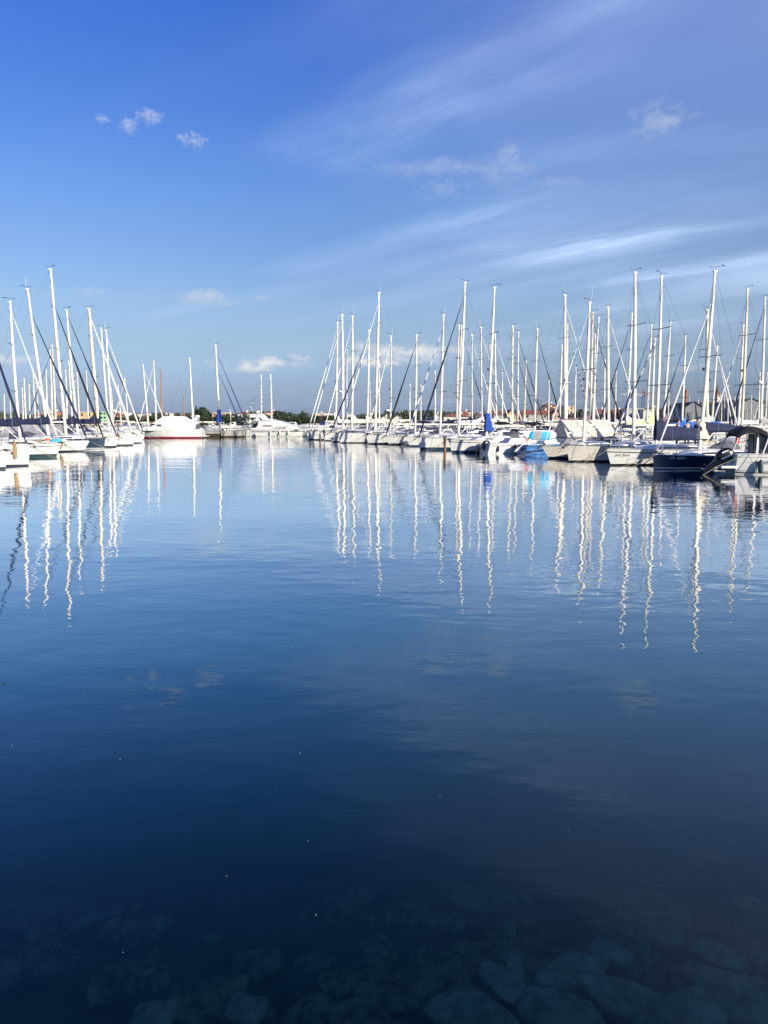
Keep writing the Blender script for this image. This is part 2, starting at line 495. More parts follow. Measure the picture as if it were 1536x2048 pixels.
# ---------------------------------------------------------------- water, sea bed, quay, land
def water_material():
    m = bpy.data.materials.new('harbour_water')
    m.use_nodes = True
    t = m.node_tree
    t.nodes.clear()
    o = t.nodes.new('ShaderNodeOutputMaterial')
    geo = t.nodes.new('ShaderNodeNewGeometry')
    pos = geo.outputs['Position']
    def layer(vec, sc_, det, amp):
        return mth(t, 'MULTIPLY', tnoise(t, vec, sc_, det, 0.45), amp)
    h = layer(vmul(t, pos, (0.85, 1.0, 1)), 1.05, 1.5, WAVE_A)
    h = mth(t, 'ADD', h, layer(vmul(t, pos, (0.55, 1.0, 1)), 3.0, 2.5, WAVE_D))
    h = mth(t, 'ADD', h, layer(vmul(t, pos, (0.5, 1.0, 1)), 0.32, 1.0, WAVE_B))
    h = mth(t, 'ADD', h, layer(vmul(t, pos, (0.35, 1.0, 1)), 0.09, 1.0, WAVE_C))
    h = mth(t, 'ADD', h, mth(t, 'MULTIPLY', layer(vmul(t, pos, (0.7, 1.0, 1)), 1.9, 2.0, 0.007), smooth(t, tnoise(t, pos, 0.11, 2), 0.4, 0.65)))
    # calm and ruffled patches
    patch = smooth(t, tnoise(t, vmul(t, pos, (0.4, 1.0, 1)), 0.06, 3), 0.35, 0.7, 0.45, 1.25)
    bump = t.nodes.new('ShaderNodeBump')
    bump.inputs['Distance'].default_value = 1.0
    bump.inputs['Strength'].default_value = 1.0
    t.links.new(mth(t, 'MULTIPLY', h, patch), bump.inputs['Height'])
    fr = t.nodes.new('ShaderNodeFresnel')
    fr.inputs['IOR'].default_value = 1.38
    t.links.new(bump.outputs[0], fr.inputs['Normal'])
    gl = t.nodes.new('ShaderNodeBsdfGlossy')
    gl.inputs['Roughness'].default_value = 0.0
    gl.inputs['Color'].default_value = (0.97, 0.98, 1, 1)
    t.links.new(bump.outputs[0], gl.inputs['Normal'])
    tr = t.nodes.new('ShaderNodeBsdfTransparent')
    tr.inputs['Color'].default_value = (0.86, 0.87, 0.78, 1)
    df = t.nodes.new('ShaderNodeBsdfDiffuse')
    df.inputs['Color'].default_value = WATER_BODY
    mx = t.nodes.new('ShaderNodeMixShader')
    sp = t.nodes.new('ShaderNodeSeparateXYZ')
    t.links.new(pos, sp.inputs[0])
    # deeper water scatters more light back than the shallows by the quay
    t.links.new(smooth(t, sp.outputs[1], 3.0, 11.0, 0.03, 0.60), mx.inputs[0])
    t.links.new(tr.outputs[0], mx.inputs[1])
    t.links.new(df.outputs[0], mx.inputs[2])
    m2 = t.nodes.new('ShaderNodeMixShader')
    t.links.new(mth(t, 'SUBTRACT', mth(t, 'MULTIPLY', fr.outputs[0], 2.1), 0.05, True), m2.inputs[0])
    t.links.new(mx.outputs[0], m2.inputs[1])
    t.links.new(gl.outputs[0], m2.inputs[2])
    t.links.new(m2.outputs[0], o.inputs['Surface'])
    va = t.nodes.new('ShaderNodeVolumeAbsorption')
    va.inputs['Color'].default_value = (0.30, 0.74, 0.74, 1)
    va.inputs['Density'].default_value = 0.16
    t.links.new(va.outputs[0], o.inputs['Volume'])
    return m


WAVE_A, WAVE_B, WAVE_C, WAVE_D = 0.0125, 0.022, 0.03, 0.0072
WATER_BODY = (0.0080, 0.128, 0.160, 1)
wm = water_material()
b = MB()
b.box((-1500, -2.0, -9.0), (1500, 900, 0.0))
struct(b.build('water', wm, None, False))

# sea bed: a stony slope that falls away from the quay
mbed = mat('sea_bed', (0.10, 0.10, 0.06), 0.95, 0, 0.5, 1.5)
b = MB()
NX, NY = 70, 40
vs = []
for j in range(NY + 1):
    y = -1.9 + 32 * (j / NY) ** 1.3
    for i in range(NX + 1):
        x = -18 + 36 * i / NX
        z = -0.7 - 0.26 * max(0, y) ** 1.05 if y < 14 else -0.7 - 0.26 * 14 ** 1.05 - 0.1 * (y - 14)
        z = max(z, -8.4) + 0.22 * noise.noise((x * 0.6, y * 0.6, 3))
        vs.append((x, y, min(z, -0.3)))
fs = [(j * (NX + 1) + i, j * (NX + 1) + i + 1, (j + 1) * (NX + 1) + i + 1, (j + 1) * (NX + 1) + i) for j in range(NY) for i in range(NX)]
b.add(vs, fs)
struct(b.build('sea_bed', mbed))


def bed_z(y):
    return -0.7 - 0.26 * max(0, min(y, 14)) ** 1.05


# quay the photographer stands on
b = MB()
b.box((-60, -30, -3), (60, -0.55, 1.15))
struct(b.build('quay', 'conc', None, False))

# far land: one sheet to the horizon, with a low sea wall along its edge
EDGE = [(-1500, 450), (-700, 430), (-60, 392), (60, 335), (150, 285), (420, 270), (1500, 250)]
mland = mat('land_ground', (0.16, 0.15, 0.10), 0.95, 0, 0.3, 0.05)
b = MB()
vs = [(x, y, 1.2) for x, y in EDGE] + [(x * 4, 7000, 1.2) for x, y in EDGE]
n = len(EDGE)
b.add(vs, [(i, i + 1, n + i + 1, n + i) for i in range(n - 1)])
struct(b.build('ground', mland, None, False))
b = MB()
for i in range(n - 1):
    (x0, y0), (x1, y1) = EDGE[i], EDGE[i + 1]
    vs = [(x0, y0 - 0.02, -2), (x1, y1 - 0.02, -2), (x1, y1 - 0.02, 1.5), (x0, y0 - 0.02, 1.5), (x0, y0 + 0.8, 1.5), (x1, y1 + 0.8, 1.5), (x1, y1 + 0.8, 1.1), (x0, y0 + 0.8, 1.1)]
    b.add(vs, [(0, 1, 2, 3), (3, 2, 5, 4), (4, 5, 6, 7)])
struct(b.build('waterfront', 'weed', None, False))
mhill = mat('hill_forest', (0.050, 0.075, 0.06), 0.95, 0, 0.3, 0.01)
b = MB()
HN = 60
vs = []
for j in range(5):
    for i in range(HN + 1):
        x = -2600 + 2600 * i / HN
        h = (34 + 26 * noise.noise((x * 0.0022, 1.3, 0)) + 5 * noise.noise((x * 0.012, 7, 0))) * max(0.0, min(1, (-150 - x) / 500)) * (0, 0.6, 1, 0.6, 0)[j]
        vs.append((x, 3000 + j * 160, 1 + max(h, 0)))
b.add(vs, [(j * (HN + 1) + i, j * (HN + 1) + i + 1, (j + 1) * (HN + 1) + i + 1, (j + 1) * (HN + 1) + i) for j in range(4) for i in range(HN)])
struct(b.build('hills', mhill))

# ---------------------------------------------------------------- boulders under the water
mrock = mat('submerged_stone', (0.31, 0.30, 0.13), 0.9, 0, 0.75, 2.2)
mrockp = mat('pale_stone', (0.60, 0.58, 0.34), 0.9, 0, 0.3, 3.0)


def rock_mesh(seed, mats_):
    rg = random.Random(seed)
    bm = bmesh.new()
    bmesh.ops.create_icosphere(bm, subdivisions=3, radius=1)
    sx, sy, sz = rg.uniform(0.9, 1.35), rg.uniform(0.6, 0.95), rg.uniform(0.26, 0.42)
    planes = [Vector((rg.gauss(0, 1), rg.gauss(0, 1), rg.gauss(0, 0.7))).normalized() for _ in range(13)]
    for v in bm.verts:
        p = v.co.copy()
        for q in planes:
            d = p.dot(q)
            if d > 0.58:
                p -= q * (d - 0.58) * 0.96
        p *= 1 + 0.10 * noise.noise(p * 1.7 + Vector((seed, 0, 0))) + 0.05 * noise.noise(p * 3.5 + Vector((seed, 9, 0))) + 0.03 * noise.noise(p * 6 + Vector((seed, 3, 0)))
        v.co = Vector((p.x * sx, p.y * sy, p.z * sz))
    me = bpy.data.meshes.new('boulder')
    bm.to_mesh(me)
    bm.free()
    for p in me.polygons:
        p.use_smooth = True
    me.materials.append(mats_)
    return me


RM = [rock_mesh(i, mrock) for i in range(7)]
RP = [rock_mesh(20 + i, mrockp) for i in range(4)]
rg = random.Random(5)
GR = 'boulders under the water'


def boulder(x, y, s, me, label, dz=0.0):
    o = bpy.data.objects.new('boulder', me)
    col.objects.link(o)
    o.location = (x, y, bed_z(y) + 0.12 * s + dz)
    o.rotation_euler = (rg.uniform(-0.3, 0.3), rg.uniform(-0.3, 0.3), rg.uniform(0, 6.28))
    o.scale = (s, s, s)
    tag(o, label, 'boulder', GR)


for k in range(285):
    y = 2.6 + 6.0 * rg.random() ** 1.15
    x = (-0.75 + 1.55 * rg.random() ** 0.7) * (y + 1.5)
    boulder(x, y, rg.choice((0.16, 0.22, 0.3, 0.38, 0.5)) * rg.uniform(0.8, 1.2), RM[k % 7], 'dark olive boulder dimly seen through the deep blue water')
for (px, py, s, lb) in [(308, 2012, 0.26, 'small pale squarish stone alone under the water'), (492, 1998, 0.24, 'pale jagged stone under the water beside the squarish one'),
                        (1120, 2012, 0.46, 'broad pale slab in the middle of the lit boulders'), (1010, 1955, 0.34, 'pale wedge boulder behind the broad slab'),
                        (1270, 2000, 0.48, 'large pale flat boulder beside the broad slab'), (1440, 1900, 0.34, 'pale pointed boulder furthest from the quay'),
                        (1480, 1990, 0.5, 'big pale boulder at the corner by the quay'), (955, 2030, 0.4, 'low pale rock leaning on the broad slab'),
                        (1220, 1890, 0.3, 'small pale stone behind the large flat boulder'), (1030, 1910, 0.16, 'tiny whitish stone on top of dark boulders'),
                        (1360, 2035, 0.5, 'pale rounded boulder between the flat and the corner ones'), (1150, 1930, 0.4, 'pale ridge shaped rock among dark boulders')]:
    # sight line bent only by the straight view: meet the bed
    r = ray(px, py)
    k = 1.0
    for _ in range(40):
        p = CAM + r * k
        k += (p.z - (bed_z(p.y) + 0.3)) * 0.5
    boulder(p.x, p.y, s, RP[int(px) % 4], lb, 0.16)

# floating flecks
rg = random.Random(11)
for (px, py) in [(240, 1520), (600, 1507), (880, 1593), (24, 1492), (453, 1753), (632, 1831), (1137, 1662), (1092, 1446), (616, 1682), (246, 1906), (168, 1387)]:
    p = ground(px, py)
    o = MB().lathe([(0.002, 0.0), (0.006, 0.001), (0.0065, 0.003), (0.003, 0.005)], (0, 0, 0), 7).build('foam_fleck', 'deckg')
    o.location = (p.x, p.y, 0.002)
    s = rg.choice((0.25, 0.35, 0.45, 0.7))
    o.scale = (s, s * rg.uniform(0.5, 1), 1)
    tag(o, 'tiny white fleck drifting on the open dark water', 'fleck', 'flecks floating on the water')


# ---------------------------------------------------------------- boats
def plan(u, um, p, st):
    return 1 - (1 - u / um) ** p if u < um else 1 - (1 - st) * ((u - um) / (1 - um)) ** 2


class Hull:
    def __init__(s, L, B, F, ov=0.5, tr=0.35, full=2.0, stern=0.82, spring=0.30):
        s.L, s.B, s.F, s.ov, s.tr, s.full, s.stern, s.spring = L, B, F, ov, tr, full, stern, spring

    def sheer(s, u):
        return s.F * (1 - s.spring * u + 0.4 * s.spring * u * u)

    def half(s, u, t):
        tt = max(t, 0)
        fs = plan(u, 0.58, s.full, s.stern)
        fw = plan(u, 0.62, s.full * 0.72, s.stern * 0.8) * 0.9
        h = s.B / 2 * (fw + (fs - fw) * tt ** 0.75)
        return h if t >= 0 else h * (1 + 0.55 * t)

    def x(s, u, t):
        tt = t if t >= 0 else 0.6 * t
        return (1 - u) * s.ov * tt + u * (-s.L + s.tr * max(t, 0))

    def pt(s, u, t, side=1):
        return Vector((s.x(u, t), side * s.half(u, t), t * s.sheer(u)))

    def at(s, x, t):
        a, b_ = s.x(0, t), s.x(1, t)
        return max(0.0, min(1.0, (x - a) / (b_ - a)))

    def mesh(s, root, mats_, cove=False, boot=True, thick=0.0):
        b = MB()
        us = [0, .03, .07, .12, .18, .25, .33, .42, .52, .62, .72, .82, .91, 1]
        lv = [('z', -0.45), ('z', 0.02 + thick), ('z', 0.09 + thick), ('t', .4), ('t', .72), ('s', .24), ('s', .18), ('t', 1.0)]
        mi = [2, 1 if boot else 0, 0, 0, 0, 1 if cove else 0, 0]
        rings = []
        for u in us:
            sh = s.sheer(u)
            ts = []
            for k, v in lv:
                ts.append(v / sh if k == 'z' else (v if k == 't' else 1 - v / sh))
            for q in range(1, len(ts)):
                ts[q] = max(ts[q], ts[q - 1] + 0.005)
            rings.append(ts)
        nl = len(lv)
        for side in (1, -1):
            vs = [s.pt(u, t, side) for u, ts in zip(us, rings) for t in ts]
            fs, ms = [], []
            for i in range(len(us) - 1):
                for j in range(nl - 1):
                    fs.append((i * nl + j, i * nl + j + 1, (i + 1) * nl + j + 1, (i + 1) * nl + j))
                    ms.append(mi[j])
            b.add(vs, fs, ms)
        vs, fs, ms = [], [], []
        for j, t in enumerate(rings[-1]):
            vs += [s.pt(1, t, 1), s.pt(1, t, -1)]
        for j in range(nl - 1):
            fs.append((2 * j, 2 * j + 2, 2 * j + 3, 2 * j + 1))
            ms.append(mi[j])
        b.add(vs, fs, ms)
        o = b.build('hull', mats_, root, True, 50)
        return o

    def deck(s, root, m, rail='deckg'):
        b = MB()
        us = [0.004, .03, .07, .12, .18, .25, .33, .42, .52, .62, .72, .82, .91, 0.995]
        rings = []
        for u in us:
            p = s.pt(u, 0.975)
            w_ = p.y - 0.012
            rings.append([(p.x, w_ * k, p.z + (1 - k * k) * 0.05 * s.B / 3) for k in (1, .5, 0, -.5, -1)])
        b.loft(rings)
        b.build('deck', m, root)
        for side in (1, -1):
            MB().tube([s.pt(u, 1.0, side) + Vector((0, 0, 0.012)) for u in us], 0.028, 5).build('toe_rail', rail, root)


def to_local(root, wpos):
    return Matrix.Rotation(-root.rotation_euler.z, 4, 'Z') @ (Vector(wpos) - root.location)


def coach(root, H, x0, x1, wk, h, matn, win=True, near=True):
    """cabin trunk lofted along the deck from x0 (fore) to x1 (aft)"""
    st = [(0, 0.06), (0.10, 0.55), (0.24, 0.86), (0.5, 1.0), (0.8, 1.04), (1.0, 1.0)]
    rings, wl = [], []
    for f, k in st:
        x = x0 + (x1 - x0) * f
        u = H.at(x, 1.0)
        w_ = min(H.half(u, 1) * wk, H.B / 2 * wk) * (0.82 + 0.18 * min(1, f * 3))
        z = H.sheer(u) * 0.97
        hh = h * k
        rings.append([(x, w_ * q, z + hh * e) for q, e in ((1, -0.05), (0.93, 0.72), (0.80, 0.97), (0.4, 1.06), (0, 1.09), (-0.4, 1.06), (-0.80, 0.97), (-0.93, 0.72), (-1, -0.05))])
        wl.append((x, w_, z, hh))
    b = MB().loft(rings, False, True)
    o = b.build('coachroof', matn, root)
    if win:
        for side in (1, -1):
            vs = []
            seq = wl[2:]
            for (x, w_, z, hh) in seq:
                for e, q in ((0.30, 0.972), (0.62, 0.940)):
                    vs.append((x - (0.15 if x == seq[-1][0] else 0) * 0, side * (w_ * q + 0.012), z + hh * e))
            fs = [(2 * i, 2 * i + 1, 2 * i + 3, 2 * i + 2) for i in range(len(seq) - 1)]
            MB().add(vs, fs).build('cabin_window', 'glass', o)
    return o


def jib(root, foot, head, matn, r=0.06, bare=0.06):
    n = 18
    pts, rs = [], []
    for i in range(n + 1):
        f = i / n
        p = foot.lerp(head, f)
        pts.append(p)
        k = 0.25 if (f < 0.03 or f > 1 - bare) else (0.75 + 0.5 * math.sin(min(1, f * 1.5) * PI) ** 0.6 - 0.28 * f)
        rs.append(r * k * (1 + 0.06 * math.sin(i * 2.3)))
    MB().tube(pts, rs, 7).build('furled_jib', matn, root)


def rig(root, H, mx, mtop, o):
    """mast, boom, rigging; mtop in local coordinates"""
    rg = o['rg']
    rw = o.get('rw', 1.0)
    zb = o.get('step', H.sheer(0.4) + 0.25)
    foot = Vector((mx, 0, zb))
    ln = (mtop - foot).length
    r0 = o.get('mr', 0.055 + 0.0048 * ln) * rw
    mm = o.get('mast_mat', 'alu')
    n = 12
    pts = [foot.lerp(mtop, i / n) + Vector((-0.05 * math.sin(PI * i / n), 0, 0)) for i in range(n + 1)]
    b = MB().tube(pts, [r0 * (1 - 0.32 * max(0, i / n - 0.55) / 0.45) for i in range(n + 1)], 10, 0, True, 0.80)
    mast = b.build('mast', mm, root)
    at = lambda f: foot.lerp(mtop, f)
    # masthead crane, wind vane and antenna
    b = MB()
    b.box((mtop.x - r0 * 1.25, -r0 * 0.4, mtop.z - 0.04), (mtop.x + r0 * 1.0, r0 * 0.4, mtop.z + 0.05))
    b.build('masthead', mm, mast)
    if o.get('vane', True):
        d = rg.choice((-1, 1))
        e = Vector((mtop.x + d * 0.42, rg.uniform(-0.2, 0.2), mtop.z + 0.30))
        b = MB().tube([mtop + Vector((0, 0, 0.05)), mtop + Vector((d * 0.1, 0, 0.26)), e], 0.014 * rw, 5)
        b.tube([e - Vector((0.16, 0.08, 0)), e + Vector((0.16, 0.08, 0.03))], [0.035 * rw, 0.01 * rw], 5)
        b.tube([mtop + Vector((-d * 0.45, 0, 0.20)), mtop + Vector((-d * 0.1, 0, 0.22))], 0.016 * rw, 5)
        b.build('wind_vane', 'dark', mast)
    if o.get('ant', rg.random() < 0.55):
        MB().tube([mtop + Vector((-0.12, 0.08, 0)), mtop + Vector((-0.16, 0.1, 1.15))], [0.014 * rw, 0.008 * rw], 5).build('antenna', 'fend', mast)
    # spreaders and shrouds
    ns = o.get('ns', 2 if ln > 9.5 else 1)
    bw = H.half(H.at(mx, 1), 1) * 0.92
    tips = []
    for i in range(ns):
        f = (i + 1) / (ns + 1) + 0.03
        p = at(f)
        w_ = bw * (0.74 - 0.12 * i)
        sw = -0.18
        MB().tube([p + Vector((sw, w_, 0.05)), p, p + Vector((sw, -w_, 0.05))], 0.026 * rw, 5).build('spreader', o.get('spr', 'dark'), mast)
        tips.append((p, w_, sw))
    for side in (1, -1):
        pts = [at(0.965)] + [p + Vector((sw, side * w_, 0.05)) for p, w_, sw in reversed(tips)] + [Vector((mx - 0.2, side * bw, H.sheer(H.at(mx, 1))))]
        MB().tube(pts, o.get('wr', 0.010), 4).build('shroud', 'wire', root)
    MB().tube([mtop, Vector((-H.L + H.tr + 0.1, 0, H.sheer(1) + 0.1))], o.get('wr', 0.010), 4).build('backstay', 'wire', root)
    # forestay with its furled sail
    fh = at(o.get('fs', 0.94))
    ff = Vector((H.ov - 0.22, 0, H.F + 0.08))
    if o.get('jib'):
        jib(root, ff, fh, o['jib'], o.get('jr', 0.075) * rw * 0.80)
        MB().lathe([(0.05, 0), (0.09, 0.02), (0.09, 0.16), (0.05, 0.18)], (ff.x, 0, ff.z - 0.03), 8).build('furling_drum', 'dark', root)
    else:
        MB().tube([ff, fh], o.get('wr', 0.010), 4).build('forestay', 'wire', root)
    if o.get('jib2'):
        jib(root, ff + Vector((-1.1, 0, 0)), at(0.72), o['jib2'], 0.06 * rw)
    if o.get('radar'):
        p = at(o['radar'])
        q = p + Vector((0.42, 0, 0))
        rd = MB().lathe([(0.10, -0.13), (0.27, -0.10), (0.29, 0.0), (0.24, 0.09), (0.10, 0.13)], q, 12).build('radar_dome', 'fend', mast)
        MB().tube([p + Vector((0, 0, -0.2)), q + Vector((0, 0, -0.12))], 0.03, 5).build('radar_bracket', 'steel', rd)
    if o.get('light', rg.random() < 0.4):
        p = at(0.46) + Vector((r0 + 0.08, 0, 0))
        MB().lathe([(0.03, -0.09), (0.09, -0.06), (0.09, 0.08), (0.04, 0.1)], p, 8).build('deck_light', 'dark', mast)
    # boom
    if o.get('boom', True):
        gz = o.get('gz', zb + 1.15)
        bl = o.get('bl', min(H.L * 0.40, -(-H.L + 0.6 - mx)))
        a = Vector((mx - r0, 0, gz))
        e = Vector((mx - bl, o.get('by', 0.0), gz + o.get('bz', 0.0)))
        bo = MB().tube([a, a.lerp(e, 0.5), e], [0.085 * rw, 0.095 * rw, 0.08 * rw], 8).build('boom', o.get('boom_mat', 'alu'), root)
        MB().tube([Vector((mx - r0, 0, zb + 0.15)), a.lerp(e, 0.30)], 0.04 * rw, 6).build('boom_vang', 'alu', root)
        MB().tube([e + Vector((0.2, 0, 0)), Vector((e.x + 0.35, 0, H.sheer(0.8) + 0.2))], 0.02, 5).build('mainsheet', 'rope', root)
        if o.get('cover'):
            rings = []
            n = 12
            tall = o.get('tall', 0.9)
            for i in range(n + 1):
                f = i / n
                c = a.lerp(e, f * 0.97) + Vector((r0 * 2 if i == 0 else 0, 0, 0))
                hh = 0.26 + 0.26 * (1 - f) ** 1.2 + (tall - 0.5) * max(0, 1 - f * 7) + 0.03 * math.sin(i * 1.9)
                ww = 0.17 + 0.07 * (1 - f) + 0.015 * math.sin(i * 2.7)
                if i == 0:
                    ww *= 0.7
                if i == n:
                    hh *= 0.5
                    ww *= 0.6
                rings.append([(c.x, c.y + ww * math.cos(t) * (1.0 if math.sin(t) < 0 else 1 - 0.55 * math.sin(t)), c.z + (hh * math.sin(t) if math.sin(t) > 0 else o.get('deep', 0.13) * math.sin(t))) for t in [2 * PI * k / 12 for k in range(12)]])
            MB().loft(rings, True, True).build('sail_cover', o['cover'], bo)
    if o.get('mastcover'):
        z0, z1 = o.get('mcz', (zb + 0.9, zb + 2.6))
        rings = []
        for i in range(9):
            f = i / 8
            c = foot.lerp(mtop, (z0 + (z1 - z0) * f - zb) / (mtop.z - zb))
            ww = r0 * (1.15 + o.get('mcw', 1.5) * (1 - f) + 0.15 * math.sin(i * 2.1))
            rings.append([(c.x - ww * 0.7 * (1 - f) + ww * 1.5 * math.cos(t), c.y + ww * math.sin(t) * (1 + 0.12 * math.cos(3 * t)), c.z) for t in [2 * PI * k / 10 for k in range(10)]])
        MB().loft(rings, True, True).build('mast_cover', o['mastcover'], root)
    return mast


def hood(root, H, x, matn, w_=None, h=0.62, l=1.1):
    u = H.at(x, 1)
    z = H.sheer(u) + 0.22
    w_ = w_ or H.half(u, 1) * 0.66
    rings = []
    for i in range(6):
        f = i / 5
        hh = h * math.sin((0.12 + 0.88 * f) * PI / 2) ** 0.8
        rings.append([(x + l * (1 - f), w_ * (0.86 + 0.14 * f) * math.cos(t), z + hh * math.sin(t) ** 0.7 if 0 < t < PI else z) for t in [PI * k / 10 for k in range(11)]])
    o = MB().loft(rings).build('sprayhood', matn, root)
    return o


def bimini(root, H, x, matn, l=1.5, h=1.75):
    u = H.at(x, 1)
    w_ = H.half(u, 1) * 0.72
    z = H.sheer(u)
    rings = []
    for i in range(7):
        f = i / 6
        zz = z + h - 0.22 * abs(2 * f - 1) ** 2.5
        rings.append([(x + l * (f - 0.5), w_ * q, zz - 0.16 * abs(q) ** 3) for q in (-1, -.8, -.4, 0, .4, .8, 1)])
    b = MB().loft(rings)
    b.loft([[(a, c, d - 0.05) for a, c, d in r] for r in rings])
    o = b.build('bimini', matn, root)
    for s in (1, -1):
        MB().tube([(x, s * w_, z + 0.2), (x - l * 0.5, s * w_, z + h - 0.38)], 0.018, 5).build('bimini_pole', 'steel', o)
        MB().tube([(x, s * w_, z + 0.2), (x + l * 0.5, s * w_, z + h - 0.38)], 0.018, 5).build('bimini_pole', 'steel', o)


def wheel(root, H, x):
    z = H.sheer(H.at(x, 1))
    b = MB().torus((x, 0, z + 0.85), 0.42, 0.02, (1, 0, 0.15), 18, 5)
    for k in range(3):
        a = k * PI / 3
        b.tube([(x, 0.42 * math.cos(a), z + 0.85 + 0.42 * math.sin(a)), (x, -0.42 * math.cos(a), z + 0.85 - 0.42 * math.sin(a))], 0.012, 4)
    b.tube([(x + 0.15, 0, z), (x + 0.12, 0, z + 0.9)], [0.12, 0.07], 6)
    b.build('steering_wheel', 'steel', root)


def rails(root, H, near=True):
    """bow pulpit, stanchions with lifelines, stern pushpit"""
    b = MB()
    top = []
    for u, side in ((0.14, 1), (0.05, 1), (0.0, 0), (0.05, -1), (0.14, -1)):
        p = H.pt(u, 1.0, side if side else 1)
        top.append(Vector((p.x + (0.18 if side == 0 else 0), p.y * (0.92 if side else 0), p.z + 0.60)))
    b.tube(top, 0.016, 5)
    for k in (0, 1, 3, 4):
        q = top[k]
        b.tube([q, Vector((q.x - 0.05, q.y * 0.95, q.z - 0.60))], 0.014, 5)
    b.build('pulpit', 'steel', root)
    for side in (1, -1):
        b = MB()
        us = [0.14, 0.28, 0.42, 0.56, 0.70, 0.84]
        tp = []
        for u in us:
            p = H.pt(u, 1.0, side)
            q = Vector((p.x, p.y * 0.94, p.z + 0.58))
            tp.append(q)
            b.tube([Vector((q.x, q.y, p.z)), q], 0.012, 5)
        b.tube(tp, 0.007, 4)
        b.tube([q - Vector((0, 0, 0.28)) for q in tp], 0.006, 4)
        b.build('lifeline', 'steel', root)
    b = MB()
    tp = []
    for u, sd in ((0.84, 1), (0.985, 1), (0.985, -1), (0.84, -1)):
        p = H.pt(u, 1.0, sd)
        tp.append(Vector((p.x, p.y * 0.92, p.z + 0.60)))
    b.tube(tp, 0.015, 5)
    for q in tp:
        b.tube([q, q - Vector((0, 0, 0.6))], 0.013, 5)
    b.build('pushpit', 'steel', root)


def fender(root, H, u, side, matn='fend', s=1.0, zt=0.85):
    p = H.pt(u, 0.8, side)
    z = H.sheer(u) * zt - 0.30 * s
    c = (p.x, p.y + side * 0.11 * s, z)
    b = MB().lathe([(0.03, -0.30 * s), (0.09 * s, -0.24 * s), (0.11 * s, -0.14 * s), (0.11 * s, 0.14 * s), (0.09 * s, 0.24 * s), (0.03, 0.31 * s)], c, 10)
    fo = b.build('fender', matn, root)
    MB().tube([(c[0], c[1], z + 0.3 * s), H.pt(u, 1.0, side) + Vector((0, 0, 0.25))], 0.010, 4).build('fender_rope', 'rope', fo)


def lines(root, H, out_=3.2, spread=0.5, matn='rope', r=0.014):
    for side in (1, -1):
        p = H.pt(0.02, 1.0, side) + Vector((0, 0, 0.04))
        q = Vector((H.ov + out_, side * spread - 0.3, -0.15))
        pts = [p.lerp(q, f) - Vector((0, 0, 0.16 * math.sin(PI * f))) for f in [k / 6 for k in range(7)]]
        MB().tube(pts, r, 4).build('mooring_line', matn, root)


def anchor(root, H):
    x = H.ov
    z = H.F
    b = MB().box((x - 0.35, -0.07, z - 0.02), (x + 0.16, 0.07, z + 0.05))
    b.tube([(x - 0.2, 0, z + 0.09), (x + 0.20, 0, z + 0.02), (x + 0.26, 0, z - 0.2)], 0.028, 6)
    b.tube([(x + 0.26, -0.16, z - 0.12), (x + 0.26, 0, z - 0.22), (x + 0.26, 0.16, z - 0.12)], [0.02, 0.05, 0.02], 6)
    b.build('anchor', 'dark', root)


def tent(root, H, xa, xb, zr, matn, w=0.92, drop=0.15):
    """boom tent: canvas from a ridge down to both rails"""
    rings = []
    n = 9
    for i in range(n):
        f = i / (n - 1)
        x = xa + (xb - xa) * f
        u = H.at(x, 1)
        hw = H.half(u, 1) * w
        zs = H.sheer(u) + drop
        sag = 0.06 * math.sin(f * PI * 4) + 0.05 * math.sin(f * 17)
        rings.append([(x, hw, zs), (x, hw * 0.62, zs + (zr - zs) * 0.45 - sag), (x, hw * 0.2, zs + (zr - zs) * 0.88 - sag), (x, 0, zr), (x, -hw * 0.2, zs + (zr - zs) * 0.88 - sag), (x, -hw * 0.62, zs + (zr - zs) * 0.45 - sag), (x, -hw, zs)])
    MB().loft(rings, False, True).build('canvas_tent', matn, root)


